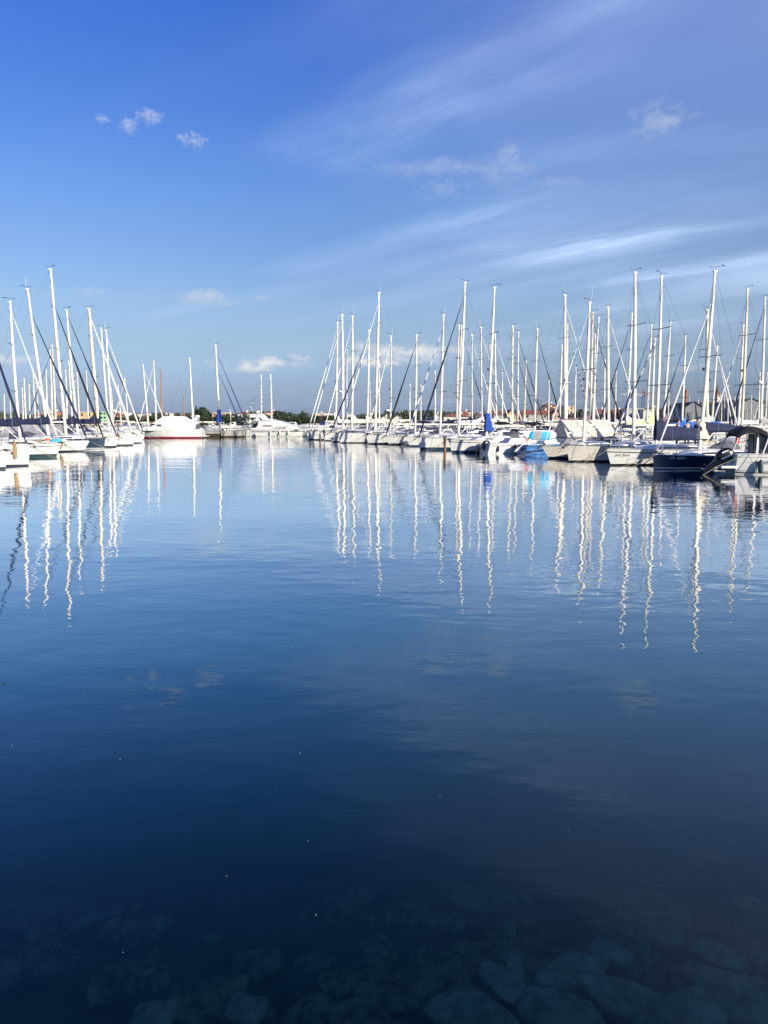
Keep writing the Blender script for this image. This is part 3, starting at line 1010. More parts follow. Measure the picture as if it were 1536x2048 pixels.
def sailboat(pos, h, L, B, Fb, ov, label, group, top_w=None, mx=None, **o):
    """pos: bow at the waterline, h: heading; top_w: masthead in the world"""
    rg = o.setdefault('rg', random.Random(int(pos.x * 91 + pos.y * 37)))
    root = thing('sailboat', (pos.x, pos.y, 0), math.atan2(h.y, h.x), label, 'sailboat', group)
    H = Hull(L, B, Fb, ov, o.get('tr', rg.uniform(0.1, 0.6)), o.get('full', 2.0), o.get('stern', 0.84))
    near = o.get('near', True)
    H.mesh(root, [o.get('hull', 'gel'), o.get('stripe', 'stripe'), o.get('anti', 'anti')], o.get('cove', False), o.get('boot', True), o.get('thick', rg.uniform(0.0, 0.10)))
    H.deck(root, o.get('deck', 'deckw'), o.get('rail', rg.choice(['deckg', 'deckg', 'steel', 'teak'])))
    if mx is None:
        mx = -0.40 * L
    coach(root, H, mx + 0.16 * L, mx - 0.28 * L, 0.62, o.get('ch', 0.42), o.get('cmat', 'deckw'), o.get('cwin', True))
    # cockpit coamings
    b = MB()
    for side in (1, -1):
        rings = []
        for f in (0, .33, .66, 1):
            x = (mx - 0.28 * L) + ((-L + 0.5) - (mx - 0.28 * L)) * f
            u = H.at(x, 1)
            y = H.half(u, 1) * 0.66 * side
            z = H.sheer(u) * 0.97
            rings.append([(x, y - 0.08, z), (x, y - 0.06, z + 0.24), (x, y + 0.06, z + 0.24), (x, y + 0.1, z)])
        b2 = MB().loft(rings, True, True)
        b2.build('cockpit_coaming', o.get('cmat', 'deckw'), root)
    if top_w is not None:
        mt = to_local(root, top_w)
        mt.y = 0
        rig(root, H, mx, mt, o)
    if o.get('hood'):
        hood(root, H, mx - 0.29 * L, o['hood'])
    if o.get('bim'):
        bimini(root, H, -L * 0.86, o['bim'])
    if o.get('wheel', rg.random() < 0.5):
        wheel(root, H, -L * 0.84)
    if o.get('tentspec'):
        xa, xb, zr, mt_ = o['tentspec']
        tent(root, H, xa, xb, zr, mt_)
    if near:
        rails(root, H)
        if o.get('anch', True):
            anchor(root, H)
        lines(root, H, o.get('lout', 3.2), o.get('lsp', 0.6))
        side = o.get('fside', 1)
        for u in o.get('fend', ()):
            fender(root, H, u, side, o.get('fmat', 'fend'))
    elif o.get('pul', True):
        rails(root, H)
    return root, H


def hull_text(root, H, txt, x, z, size, side, matn, italic=0.0):
    """lettering laid on the topside; reads along the side seen from abeam"""
    cu = bpy.data.curves.new('lettering', 'FONT')
    cu.body = txt
    cu.size = size
    cu.shear = italic
    cu.offset = size * 0.012
    ob = bpy.data.objects.new('lettering', cu)
    col.objects.link(ob)
    dg = bpy.context.evaluated_depsgraph_get()
    me = bpy.data.meshes.new_from_object(ob.evaluated_get(dg))
    bpy.data.objects.remove(ob)
    for v in me.vertices:
        xx = x - side * v.co.x
        zz = z + v.co.y
        u = H.at(xx, zz / H.F)
        t = zz / H.sheer(u)
        u = H.at(xx, t)
        v.co = (xx, side * (H.half(u, t) + 0.006), zz)
    me.materials.clear()
    me.materials.append(M[matn])
    o = bpy.data.objects.new('lettering', me)
    col.objects.link(o)
    o.parent = root
    return o
# ---------------------------------------------------------------- the two front rows
HR = Vector((-0.934, -0.357, 0))        # right row: bows point out into the channel
HL = Vector((0.982, 0.187, 0))          # left row
GRR, GLL = 'sailboats moored in the long right row', 'sailboats moored in the left row'
FRONT = []


def front(bow, bt, top, base, L, B, h, label, group, **o):
    pos = ground(*bow)
    p2 = on_plane(bt[0], bt[1], pos, h)
    Fb = max(0.8, min(1.55, p2.z))
    ov = max(-0.15, min(1.4, (p2 - pos).dot(h)))
    mx, tw = None, None
    if top:
        tw = on_plane(top[0], top[1], pos, h)
        mx = (on_plane(base[0], base[1], pos, h) - pos).dot(h)
        mx = max(-0.50 * L, min(-0.22 * L, mx))
        o.setdefault('rw', 1 + 0.0035 * max(0, pos.length - 50))
        o.setdefault('wr', 0.009 + 0.00006 * pos.length)
    r, H = sailboat(pos, h, L, B, Fb, ov, label, group, tw, mx, **o)
    FRONT.append((r, H, pos))
    return r, H


R = {}
R['just'] = front((1222, 931), (1212, 897), (1323, 553), (1313, 860), 10.2, 3.3, HR, 'white sailboat with slanting black name on its bow and long navy canvas', GRR,
                  cove=True, stripe='black', anti='black', jib='dwstripe', cover='navyc', tall=1.3, deep=0.50, gz=2.02, bl=4.8, fs=0.68, ns=2, ant=False, fend=(0.36,), ch=0.36, cmat='gel', mr=0.105)
hull_text(*R['just'][:2], 'Just Now', -0.12, 0.60, 0.22, 1, 'black', 0.35)
MB().tube([(xx_, R['just'][1].half(R['just'][1].at(xx_, 0.5), 0.52) + 0.004, zz_) for xx_, zz_ in ((-0.4, 0.565), (-0.6, 0.55), (-0.8, 0.555), (-0.98, 0.58))], 0.010, 5).build('lettering', 'black', R['just'][0])
R['navy'] = front((1307, 939), (1306, 909), (1430, 542), (1399, 892), 8.6, 2.9, HR, 'dark navy sailboat with white registration number and cream wrapped mast foot', GRR,
                  hull='navyhull', stripe='fend', anti='anti', rail='fend', jib='whitec', jr=0.06, cover='navyc', tall=0.5, gz=2.25, bl=3.6, mastcover='creamc', mcz=(1.75, 2.75), fs=0.84, ns=1, ant=False, thick=0.03, ch=0.38, mr=0.115, spr='dark')
hull_text(*R['navy'][:2], 'CT -30971', -0.75, 0.60, 0.20, 1, 'whitep', 0.0)
R['round'] = front((1138, 923.5), (1133, 890), (1270, 545), (1276, 884), 10.8, 3.5, HR, 'cream sailboat with rounded shaded bow and big white fender at its side', GRR,
                   hull='gel2', boot=False, anti='black', full=2.6, cover=None, gz=2.5, bl=4.0, ns=2, fend=(0.30,), hood='whitec', ant=False, vane=True, mr=0.13)
R['sup'] = front((1098, 917.3), (1083, 892), (1179, 605), (1167, 877), 9.0, 3.0, HR, 'cream sailboat carrying an upright cyan and white paddleboard on deck', GRR,
          hood='blackc', bim='dgreyc', 
                 hull='gel2', anti='anti', jib='whitec', jr=0.055, ns=1, gz=2.45, bl=3.7, bz=0.25, fs=0.94, mr=0.125, ant=True)
R['bluecov'] = front((904.5, 905.7), (896, 879), (989, 575), (973, 865), 9.6, 3.2, HR, 'white sailboat with bright blue cover around the foot of its mast', GRR,
          hood='dgreyc', bim='blackc', 
                     anti='antib', thick=0.12, stripe='stripe', cove=True, mastcover='bluec', mcz=(1.9, 3.5), gz=2.35, bl=3.9, ns=2, ch=0.45, ant=False, fs=0.78)
R['post'] = front((840.5, 899.5), (834, 875), (930, 565), (917, 862), 10.5, 3.4, HR, 'white sailboat with navy furled jib moored beside a brown post', GRR,
          hood='navyc', bim='blackc', 
                  anti='antib', thick=0.14, jib='navyc', jr=0.10, ns=2, gz=2.5, bl=4.0, fs=0.92, cove=False, fend=(0.34, 0.55), ant=False)
R['shade'] = front((820, 893), (810, 873), (887, 630), (880, 860), 9.8, 3.2, HR, 'white sailboat whose bow lies in shadow, spiral striped jib', GRR,
          hood='navyc', 
                   jib='bwstripe', jr=0.085, ns=2, gz=2.4, fs=0.9, anti='antib', tentspec=None)
R['dark'] = front((778, 889.6), (768, 873), (833, 670), (830, 863), 10.0, 3.3, HR, 'white sailboat with black furled jib and radar, low in the long row', GRR,
          hood='blackc', bim='navyc', 
                  jib='blackc', jr=0.10, ns=2, gz=2.4, fs=0.93, ant=True)
R['rad'] = front((737, 888), (731, 869), (782, 672), (781, 862), 9.6, 3.2, HR, 'white sailboat with a white radar dome low on its mast', GRR,
          hood='dgreyc', 
                 jib='whitec', jr=0.08, ns=2, gz=2.4, radar=0.24, fs=0.94)
R['tall'] = front((679, 886), (678, 865), (758, 585), (750, 856), 13.5, 4.1, HR, 'biggest white sailboat of the long row, tallest mast and plumb bow', GRR,
          hood='greyc', bim='navyc', 
                  jib='whitec', jr=0.085, ns=3, gz=2.9, bl=5.4, ant=True, fs=0.93, boot=False, anti='anti')
R['cream'] = front((664, 884), (659, 865), (738, 660), (734, 856), 11.5, 3.6, HR, 'white sailboat squeezed in behind the tallest one, dark blue furled jib', GRR,
                   jib='navyc', jr=0.09, ns=2, gz=2.6, ant=True, cover='creamc')
R['far3'] = front((649, 882), (645, 862), (705, 632), (704, 857), 11.2, 3.6, HR, 'white sailboat third from the far end of the long row', GRR,
          hood='navyc', 
                  jib='whitec', jr=0.075, ns=2, gz=2.6, ant=True, cover='creamc', tall=1.3)
R['far2'] = front((627, 880), (620, 862), (684, 630), (686, 856), 11.5, 3.7, HR, 'white sailboat next to last at the far end, thick mast with radar', GRR,
          hood='dgreyc', 
                  jib='whitec', jr=0.075, ns=2, gz=2.6, radar=0.34, mr=0.18, ant=True, anti='antib')
R['far1'] = front((617, 879), (613, 863), (675, 645), (671, 857), 11.0, 3.5, HR, 'last white sailboat at the far end of the long row', GRR,
                  jib='whitec', jr=0.08, ns=2, gz=2.6, cover='whitec', tall=1.6, anti='anti')

Lf = {}
Lf['edge'] = front((11, 938.5), (14, 901), (-150, 470), (-110, 880), 9.5, 3.1, HL, 'white sailboat cut off by the picture edge, teal bottom paint', GLL,
                   anti='antig', jib=None, ns=2, fside=-1, thick=0.05)
Lf['tan'] = front((57, 932), (60, 888), (-66, 462), (-37, 860), 10.5, 3.4, HL, 'white sailboat with the long tan rope hank hanging at its side', GLL,
          hood='greyc', 
                  jib='navyc', jr=0.085, ns=2, fside=-1, stripe='stripe', fs=0.78, tentspec=(-5.2, -10.0, 2.5, 'greyc'))
Lf['teal'] = front((112, 914), (124, 886), (20, 603), (39, 858), 9.6, 3.2, HL, 'white sailboat with teal bottom and blue bag on its bow, white jib', GLL,
                   anti='antig', thick=0.16, cove=True, jib='whitec', jr=0.075, cover='navyc', tall=0.6, ns=2, fside=-1, gz=2.5, tentspec=(-4.6, -9.0, 2.3, 'greyc'))
Lf['loop'] = front((167, 903), (180, 881), (55, 578), (97, 858), 11.0, 3.5, HL, 'white sailboat with navy furled jib beside the coiled tan mooring rope', GLL,
          hood='navyc', 
                   jib='navyc', jr=0.10, ns=2, fside=-1, gz=2.6, fs=0.84, cover='navyc')
Lf['slate'] = front((208, 898), (211, 876), (101, 538), (132, 866), 13.0, 3.9, HL, 'dark slate blue sailboat with white waterline and black furled jib', GLL,
          hood='dgreyc', bim='navyc', 
                    hull='slatehull', stripe='fend', anti='anti', jib='blackc', jr=0.105, ns=3, fside=-1, gz=2.7, fs=0.80, jib2=None, thick=0.03, ant=False)
Lf['six'] = front((232, 894), (238, 873), (133, 620), (155, 852), 11.5, 3.6, HL, 'white sailboat just beyond the slate blue one, navy furled jib', GLL,
                  jib='navyc', jr=0.095, ns=2, fside=-1, gz=2.6, fs=0.97, cover='navyc', tentspec=(-5.4, -11, 2.5, 'greyc'), ant=False)
Lf['rust'] = front((266, 891), (269, 868), (178, 617), (198, 850), 12.0, 3.7, HL, 'white sailboat with a rust red rope hank, thick white furled jib', GLL,
          hood='navyc', 
                   jib='whitec', jr=0.12, ns=3, fside=-1, gz=2.6, fs=0.95, mast_mat='alu2', cover='navyc', tall=1.4, mr=0.17, ant=False)
Lf['end'] = front((284, 886), (287, 868), (212, 660), (225, 860), 11.0, 3.5, HL, 'white sailboat at the channel end of the left row', GLL,
          hood='navyc', bim='dgreyc', 
                  jib='whitec', jr=0.085, ns=2, fside=-1, gz=2.6, radar=0.22, fs=0.95, ant=True)
Lf['end2'] = front((287, 880), (290, 864), (202, 656), (218, 850), 11.5, 3.5, HL, 'white sailboat hidden behind the end one of the left row, black jib', GLL,
                   jib='blackc', jr=0.085, ns=2, fside=-1, gz=2.6, fs=0.93, ant=False)

# ---------------------------------------------------------------- the rows behind
NAV, BLK, WHT, BLU = 'navyc', 'blackc', 'whitec', 'bluej'
# masthead px, mast foot px, facing (1: same way as the front row, -1: other way), jib, options
RIGHT = [((694, 700), (694, 850), 0, None, {}), ((740, 766), (740, 850), 0, None, {}), ((759, 728), (759, 845), 0, None, {}), ((911, 612), (903, 862), 1, None, dict(cover=NAV, tall=1.5)),
         ((918, 650), (914, 858), -1, None, {}), ((923, 652), (919, 858), -1, BLU, dict(tentc='greyc')), ((944, 670), (945, 842), 0, WHT, {}), ((962, 655), (965, 842), -1, WHT, dict(cover=WHT)),
         ((980, 690), (981, 842), 0, None, {}), ((990, 668), (994, 840), -1, WHT, {}), ((1026, 652), (1025, 840), 0, None, dict(cover='creamc', tall=1.2)), ((1037, 665), (1036, 842), -1, NAV, dict(jib2=NAV)),
         ((1052, 722), (1048, 845), 0, None, dict(cover=WHT)), ((1075, 658), (1070, 852), -1, BLK, dict(hood=NAV)), ((1124, 690), (1120, 845), 0, None, {}), ((1130, 590), (1132, 845), -1, WHT, dict(mr=0.17)),
         ((1135, 648), (1134, 845), -1, 'dwstripe', dict(mast_mat='alu2', radar=0.45)), ((1186, 625), (1182, 862), -1, BLK, dict(mast_mat='alu2', cover='plumc')), ((1198, 635), (1185, 855), 0, None, dict(mr=0.08)),
         ((1190, 668), (1188, 850), 0, None, {}), ((1216, 615), (1219, 842), -1, WHT, dict(tentc='creamc', mr=0.15)), ((1264, 627), (1253, 852), 1, NAV, {}), ((1232, 742), (1230, 830), 0, None, {}),
         ((1303, 650), (1293, 838), 1, BLU, dict(cover=BLU, tall=1.2)), ((1310, 678), (1305, 835), 0, None, dict(cover='yellowc', tall=1.7)), ((1341, 645), (1326, 846), 1, None, dict(cover='plumc', tall=1.8)), ((1371, 672), (1364, 838), 1, NAV, dict(cover='tarp', tall=1.2)),
         ((1415, 620), (1416, 842), -1, WHT, dict(mast_mat='alu2', mr=0.16)), ((1435, 692), (1424, 838), -1, WHT, {}), ((1487, 650), (1477, 835), 0, WHT, {}), ((1495, 578), (1484, 855), 1, None, {}),
         ((1520, 745), (1518, 838), 0, None, {}), ((1530, 595), (1522, 842), 1, NAV, dict(radar=0.38)), ((1535, 745), (1531, 842), 0, WHT, dict(cover=BLU)), ((1443, 797), (1443, 840), 0, None, {}), ((1449, 789), (1449, 840), 0, None, {}),
         ((1379, 790), (1378, 838), 0, None, {}), ((1470, 795), (1470, 840), 0, None, {}), ((1397, 800), (1396, 840), 0, None, {}), ((1503, 790), (1502, 840), 0, None, {}), ((1457, 770), (1456, 840), 0, None, {}),
         ((1338, 770), (1336, 838), 0, None, {}), ((1272, 768), (1271, 838), 0, None, {}), ((1152, 735), (1150, 840), 0, None, {}), ((1098, 760), (1097, 838), 0, None, {}), ((1005, 745), (1005, 838), 0, None, {}),
         ((870, 742), (870, 842), 0, None, {}), ((842, 770), (842, 842), 0, None, {}), ((1210, 720), (1209, 838), 0, None, {}), ((820, 768), (820, 845), 0, None, {})]
LEFT = [((98, 575), (124, 845), -1, None, dict(cover=NAV, tall=1.8, mr=0.15)), ((104, 690), (111, 838), 0, None, dict(cover=NAV, tall=0.6)), ((172, 615), (189, 842), -1, None, dict(mast_mat='alu2', cover=NAV, mr=0.17)),
        ((92, 738), (95, 838), 0, NAV, {}), ((100, 700), (104, 832), -1, BLU, {}), ((48, 756), (52, 842), 0, None, {}), ((58, 768), (60, 838), 0, NAV, {}), ((66, 748), (71, 838), 0, WHT, {}), ((72, 755), (78, 838), 0, WHT, {}),
        ((8, 788), (10, 845), 0, None, {}), ((20, 795), (22, 840), 0, NAV, {}), ((33, 790), (35, 840), 0, None, {}), ((137, 722), (144, 835), 0, None, dict(cover=BLU)), ((131, 740), (133, 835), 0, None, {}), ((154, 745), (158, 832), 0, WHT, {}),
        ((172, 740), (176, 835), 0, None, {}), ((236, 770), (242, 845), 0, None, {}), ((249, 757), (256, 845), 0, WHT, {}), ((44, 775), (46, 838), 0, None, {}), ((222, 775), (226, 840), 0, None, {})]
USED = {}
BACK = []


def back(top, base, facing, jibm, opt, P0, d, n, cands, sgn, name):
    r = ray(base[0], 842)
    best = []
    for off, fc in cands:
        q0 = Vector(P0) + Vector(n) * off
        # where the sight column meets this row's line of masts
        det = r.x * -d[1] + r.y * d[0]
        t = (q0.x * -d[1] + q0.y * d[0]) / det
        X, Y = r.x * t, r.y * t
        s = (X - q0.x) * d[0] + (Y - q0.y) * d[1]
        if t < 20 or Y > 330:
            continue
        Hm = (842 - top[1]) / F_PX * Y + CAM_H
        if not 8.0 < Hm < 19.5:
            continue
        c = abs(Hm - 13.8) + (4 if facing and fc != facing else 0)
        gap = min([abs(s - q) for q in USED.get((name, off), [])] or [99])
        if gap < 3.3:
            c += 14 + 4 * (3.3 - gap)
        best.append((c, off, fc, X, Y, s, Hm))
    if not best:
        return
    c, off, fc, X, Y, s, Hm = min(best)
    USED.setdefault((name, off), []).append(s)
    if facing and fc != facing:
        fc = facing
    h = Vector((-n[0], -n[1], 0)) * fc
    L = max(7.0, min(12.5, Hm * 0.72))
    mp = Vector((X, Y, 0))
    pos = mp + h * (0.40 * L)
    tw = on_plane(top[0], top[1], mp, h)
    BACK.append(dict(pos=pos, h=h, L=L, tw=tw, jib=jibm, opt=opt, px=base[0], off=off, Hm=Hm, name=name))


RC = [(20.5, -1), (44, 1), (62, -1), (86, 1), (104, -1), (128, 1), (146, -1), (170, 1)]
LC = [(20.5, -1), (44, 1), (62, -1), (86, 1), (104, -1), (128, 1), (150, -1)]
for a in sorted(RIGHT, key=lambda q: q[0][1]):
    back(*a, (14.3, 46.6, 0), (0.357, -0.934), (0.934, 0.357, 0), RC, 1, 'R')
for a in sorted(LEFT, key=lambda q: q[0][1]):
    back(*a, (-25.4, 57.5, 0), (-0.187, 0.982), (-0.982, -0.187, 0), LC, -1, 'L')

ZONES = [('L', -50, 62, 'behind the white boat with the tan rope hank'), ('L', 62, 128, 'behind the boat with the teal bottom'), ('L', 128, 182, 'behind the slate blue boat'), ('L', 182, 320, 'behind the channel end of the left row'),
         ('R', 600, 800, 'behind the far end of the long row'), ('R', 800, 900, 'behind the spiral striped jib'), ('R', 900, 955, 'behind the boat by the brown post'), ('R', 955, 1030, 'around the bright blue mast cover'),
         ('R', 1030, 1110, 'behind the cyan paddleboard'), ('R', 1110, 1160, 'behind the cream rounded bow'), ('R', 1160, 1225, 'by the big cream canvas tent'), ('R', 1225, 1300, 'behind the boat with the black name'),
         ('R', 1300, 1350, 'behind the peak of the long navy canvas'), ('R', 1350, 1420, 'beyond the three people'), ('R', 1420, 1482, 'before the grey sheds by the church tower'), ('R', 1482, 1600, 'beyond the black bimini')]
ORD = ['first', 'second', 'third', 'fourth', 'fifth', 'sixth', 'seventh', 'eighth', 'ninth', 'tenth', 'eleventh', 'twelfth']
CN = {NAV: 'navy', BLK: 'black', WHT: 'white', BLU: 'blue', 'dwstripe': 'striped'}
CV = {NAV: 'navy', WHT: 'white', BLU: 'blue', 'creamc': 'cream', 'plumc': 'plum', 'yellowc': 'yellow', 'tarp': 'blue'}
rgb = random.Random(77)
for (nm, xa, xb, zt) in ZONES:
    grp = sorted([q for q in BACK if q['name'] == nm and xa <= q['px'] < xb], key=lambda q: q['px'])
    for i, q in enumerate(grp):
        q['done'] = True
        o = dict(q['opt'])
        feat = []
        if q['jib']:
            feat.append(CN[q['jib']] + ' jib')
        if o.get('cover') and not feat:
            feat.append(CV[o['cover']] + ' sail cover')
        if o.get('tentc') and not feat:
            feat.append('canvas tent')
        lab = 'sailboat' + (' with ' + feat[0] if feat else '') + ', ' + (ORD[i] + ' mast from left ' if len(grp) > 1 else 'only mast ') + zt
        if len(lab.replace(',', ' ').split()) > 16:
            lab = lab.replace(' mast from left', ' mast').replace('sailboat with', 'boat with')
        far = q['off'] > 30
        D = q['pos'].length
        rw = 1 + 0.0035 * max(0, D - 50)
        o.setdefault('ant', rgb.random() < 0.35)
        if o.pop('tentc', None):
            o['tentspec'] = (-0.42 * q['L'], -0.97 * q['L'], 2.9, q['opt']['tentc'])
            o['cover'] = o.get('cover')
        if not o.get('cover') and rgb.random() < 0.45:
            o['cover'] = rgb.choice([WHT, 'creamc', NAV, 'greyc', WHT])
        if rgb.random() < 0.85:
            o.setdefault('hood', rgb.choice([NAV, 'dgreyc', NAV, 'blackc', BLU, 'blackc', 'greyc']))
        if rgb.random() < 0.45:
            o.setdefault('bim', rgb.choice([NAV, 'dgreyc', 'blackc', BLU, 'greyc']))
        o.setdefault('deck', rgb.choice(['deckg', 'teak', 'deckg', 'deckw']))
        o.setdefault('ch', rgb.uniform(0.32, 0.5))
        small = q['Hm'] < 11
        if rgb.random() < 0.3:
            o.setdefault('mast_mat', rgb.choice(['alu2', 'alug']))
        sailboat(q['pos'], q['h'], q['L'], q['L'] * 0.325, 1.0 + 0.02 * q['L'], 0.5, lab, 'masts and hulls crowded behind the front rows', q['tw'], None,
                 near=False, pul=not far, jib=q['jib'], rw=rw * (1.0 if not far else 1.1), wr=0.010 + 0.00007 * D, fs=0.94, gz=2.45 + rgb.uniform(-0.15, 0.4), hull=rgb.choice(['gel', 'gel', 'gel2', 'gel', 'navyhull']), ns=2 if q['Hm'] > 12 else 1, **o)

# floating piers between the rows
for k, (P0, d, n, off, s0, s1) in enumerate([((14.3, 46.6), (0.357, -0.934), (0.934, 0.357), 12.0, -72, 22), ((14.3, 46.6), (0.357, -0.934), (0.934, 0.357), 53.0, -130, 30), ((14.3, 46.6), (0.357, -0.934), (0.934, 0.357), 95.0, -150, 20),
                                            ((-25.4, 57.5), (-0.187, 0.982), (-0.982, -0.187), 12.6, -20, 50), ((-25.4, 57.5), (-0.187, 0.982), (-0.982, -0.187), 53.0, -20, 110)]):
    a = Vector((P0[0] + n[0] * off + d[0] * s0, P0[1] + n[1] * off + d[1] * s0, 0))
    t = thing('floating_pier', a, math.atan2(d[1], d[0]), ('grey floating pier behind the long front row', 'grey floating pier second behind the long row', 'grey floating pier furthest behind the long row', 'grey floating pier behind the left row', 'grey floating pier further behind the left row')[k], 'pier', 'floating piers')
    MB().box((0, -0.9, -0.3), (s1 - s0, 0.9, 0.52)).build('pontoon', 'conc', t, False)
    b = MB()
    MB().box((0, -1.0, 0.524), (s1 - s0, 1.0, 0.60)).build('walkway', 'teak', t, False)
    for i in range(int((s1 - s0) / 8)):
        MB().lathe([(0.10, 0.6), (0.10, 1.5), (0.12, 1.52), (0.12, 1.65), (0.04, 1.7)], (4 + i * 8, 0.5, 0), 8).build('service_post', 'fend', t)
# ---------------------------------------------------------------- outboard engines and motor boats
def outboard(root, x, z, s, tilt, matn='black', y=0.0, stripe=True):
    """engine on the transom; x,z the pivot on the boat's stern (bow is +x)"""
    e = bpy.data.objects.new('outboard_engine', None)
    col.objects.link(e)
    e.parent = root
    e.location = (x, y, z)
    e.rotation_euler = (0, tilt, 0)
    rings = []
    for (zz, xa, xb, hw) in [(0.02, -0.30, 0.16, 0.13), (0.10, -0.36, 0.22, 0.19), (0.30, -0.40, 0.25, 0.215), (0.52, -0.37, 0.25, 0.205), (0.68, -0.26, 0.19, 0.16), (0.75, -0.10, 0.08, 0.09)]:
        cx, rx = (xa + xb) / 2, (xb - xa) / 2
        rings.append([((cx + rx * math.copysign(abs(math.cos(t)) ** 0.7, math.cos(t))) * s, hw * s * math.copysign(abs(math.sin(t)) ** 0.7, math.sin(t)), zz * s) for t in [2 * PI * k / 16 for k in range(16)]])
    c = MB().loft(rings, True, True).build('cowling', matn, e)
    if stripe:
        for sd in (1, -1):
            MB().add([(-0.12 * s, sd * 0.222 * s, 0.12 * s), (-0.06 * s, sd * 0.222 * s, 0.12 * s), (0.10 * s, sd * 0.214 * s, 0.58 * s), (0.04 * s, sd * 0.214 * s, 0.58 * s)], [(0, 1, 2, 3)]).build('stripe', 'whitep', c)
            MB().add([(-0.30 * s, sd * 0.205 * s, 0.34 * s), (-0.25 * s, sd * 0.210 * s, 0.30 * s), (-0.16 * s, sd * 0.205 * s, 0.58 * s), (-0.20 * s, sd * 0.200 * s, 0.60 * s)], [(0, 1, 2, 3)]).build('stripe', 'whitep', c)
    b = MB().loft([[(-0.22 * s, 0.09 * s, 0.02 * s), (0.10 * s, 0.09 * s, 0.02 * s), (0.10 * s, -0.09 * s, 0.02 * s), (-0.22 * s, -0.09 * s, 0.02 * s)],
                   [(-0.20 * s, 0.05 * s, -0.35 * s), (0.02 * s, 0.05 * s, -0.35 * s), (0.02 * s, -0.05 * s, -0.35 * s), (-0.20 * s, -0.05 * s, -0.35 * s)],
                   [(-0.18 * s, 0.035 * s, -0.72 * s), (-0.0 * s, 0.035 * s, -0.72 * s), (-0.0 * s, -0.035 * s, -0.72 * s), (-0.18 * s, -0.035 * s, -0.72 * s)]], True, True)
    b.box((-0.34 * s, -0.11 * s, -0.52 * s), (0.05 * s, 0.11 * s, -0.49 * s))
    b.lathe([(0.02 * s, 0.16 * s), (0.07 * s, 0.08 * s), (0.075 * s, -0.16 * s), (0.05 * s, -0.26 * s)], (0, 0, -0.74 * s), 10, 0, 'x')
    b.loft([[(-0.12 * s, 0.02 * s, -0.78 * s), (0.02 * s, 0.02 * s, -0.78 * s), (0.02 * s, -0.02 * s, -0.78 * s), (-0.12 * s, -0.02 * s, -0.78 * s)],
            [(-0.14 * s, 0.012 * s, -0.98 * s), (-0.04 * s, 0.012 * s, -0.98 * s), (-0.04 * s, -0.012 * s, -0.98 * s), (-0.14 * s, -0.012 * s, -0.98 * s)]], True, True)
    b.build('drive_leg', matn, e)
    b = MB()
    for k in range(3):
        a = 2 * PI * k / 3
        u, v = Vector((0, math.cos(a), math.sin(a))), Vector((0, -math.sin(a), math.cos(a)))
        c0 = Vector((-0.27 * s, 0, -0.74 * s))
        b.add([c0 + u * 0.04 * s - v * 0.03 * s, c0 + u * 0.17 * s - v * 0.07 * s + Vector((0.04 * s, 0, 0)), c0 + u * 0.19 * s + v * 0.04 * s, c0 + u * 0.05 * s + v * 0.04 * s - Vector((0.03 * s, 0, 0))], [(0, 1, 2, 3)])
    b.lathe([(0.045 * s, 0.05 * s), (0.045 * s, -0.05 * s), (0.01 * s, -0.08 * s)], (-0.26 * s, 0, -0.74 * s), 8, 0, 'x')
    b.build('propeller', 'dark', e)
    MB().box((-0.02 * s, -0.14 * s, -0.35 * s), (0.24 * s, 0.14 * s, 0.0)).build('bracket', 'dark', root).location = (x, y, z - 0.02)
    return e


# big outboard motorboat at the picture's edge, stern to the channel
hM = Vector((0.934, 0.357, 0))
nside = Vector((hM.y, -hM.x, 0))           # the side towards the camera
h0 = Vector((0.988, -0.156, 0)).normalized()
n0 = Vector((h0.y, -h0.x, 0))
st = ground(1473, 949.5)
Lm = 6.6
t = thing('motorboat', (st.x + h0.x * Lm - n0.x * 1.14, st.y + h0.y * Lm - n0.y * 1.14, 0), math.atan2(h0.y, h0.x), 'white cabin motorboat with black bimini and big tilted black outboard', 'motorboat')
Hm_ = Hull(Lm, 2.45, 1.14, 0.7, 0.0, 2.4, 0.95, 0.10)
Hm_.mesh(t, ['gel', 'black', 'gel'], False, False)
for side in (1, -1):
    for zz, r_ in ((0.11, 0.030), (0.20, 0.013)):
        MB().tube([Hm_.pt(u, zz / Hm_.sheer(u), side) for u in (0.1, .25, .4, .6, .8, .99)], r_, 5).build('rubbing_strake', 'black', t)
    MB().tube([Hm_.pt(u, 0.86, side) for u in (0.1, .25, .4, .6, .8, .99)], 0.022, 5).build('rubbing_strake', 'deckg', t)
    MB().tube([Hm_.pt(u, 0.62, side) for u in (0.1, .25, .4, .6, .8, .94)], 0.012, 5).build('rubbing_strake', 'dgreyc', t)
    b = MB()
    b.add([Hm_.pt(u, t_, side) + Vector((0, side * 0.008, 0)) for u in (.62, .7, .78, .86) for t_ in (0.52, 0.72 if u < .8 else 0.6)], [(0, 1, 3, 2), (2, 3, 5, 4), (4, 5, 7, 6)])
    b.build('side_panel', 'greyc', t)
Hm_.deck(t, 'deckw', 'fend')
for ya, yb in ((-1.12, -0.30), (0.30, 1.12)):
    MB().prism([(-Lm - 0.75, 0.33), (-Lm + 0.02, 0.33), (-Lm + 0.02, 0.47), (-Lm - 0.75, 0.44)], ya, yb).build('swim_platform', 'gel', t)
MB().prism([(-Lm + 0.5, 0.9), (-Lm + 0.36, 1.04), (-Lm + 0.04, 1.04), (-Lm + 0.04, 0.9)], -1.0, 1.0).build('stern_bench', 'deckw', t)
xb = -Lm + 0.95
cab = MB().prism([(xb, 0.95), (xb + 2.9, 0.95), (xb + 1.9, 2.18), (xb + 0.06, 2.26)], -0.98, 0.98, 0, [1, 1, 0.86, 0.86]).build('cabin', 'gel', t)
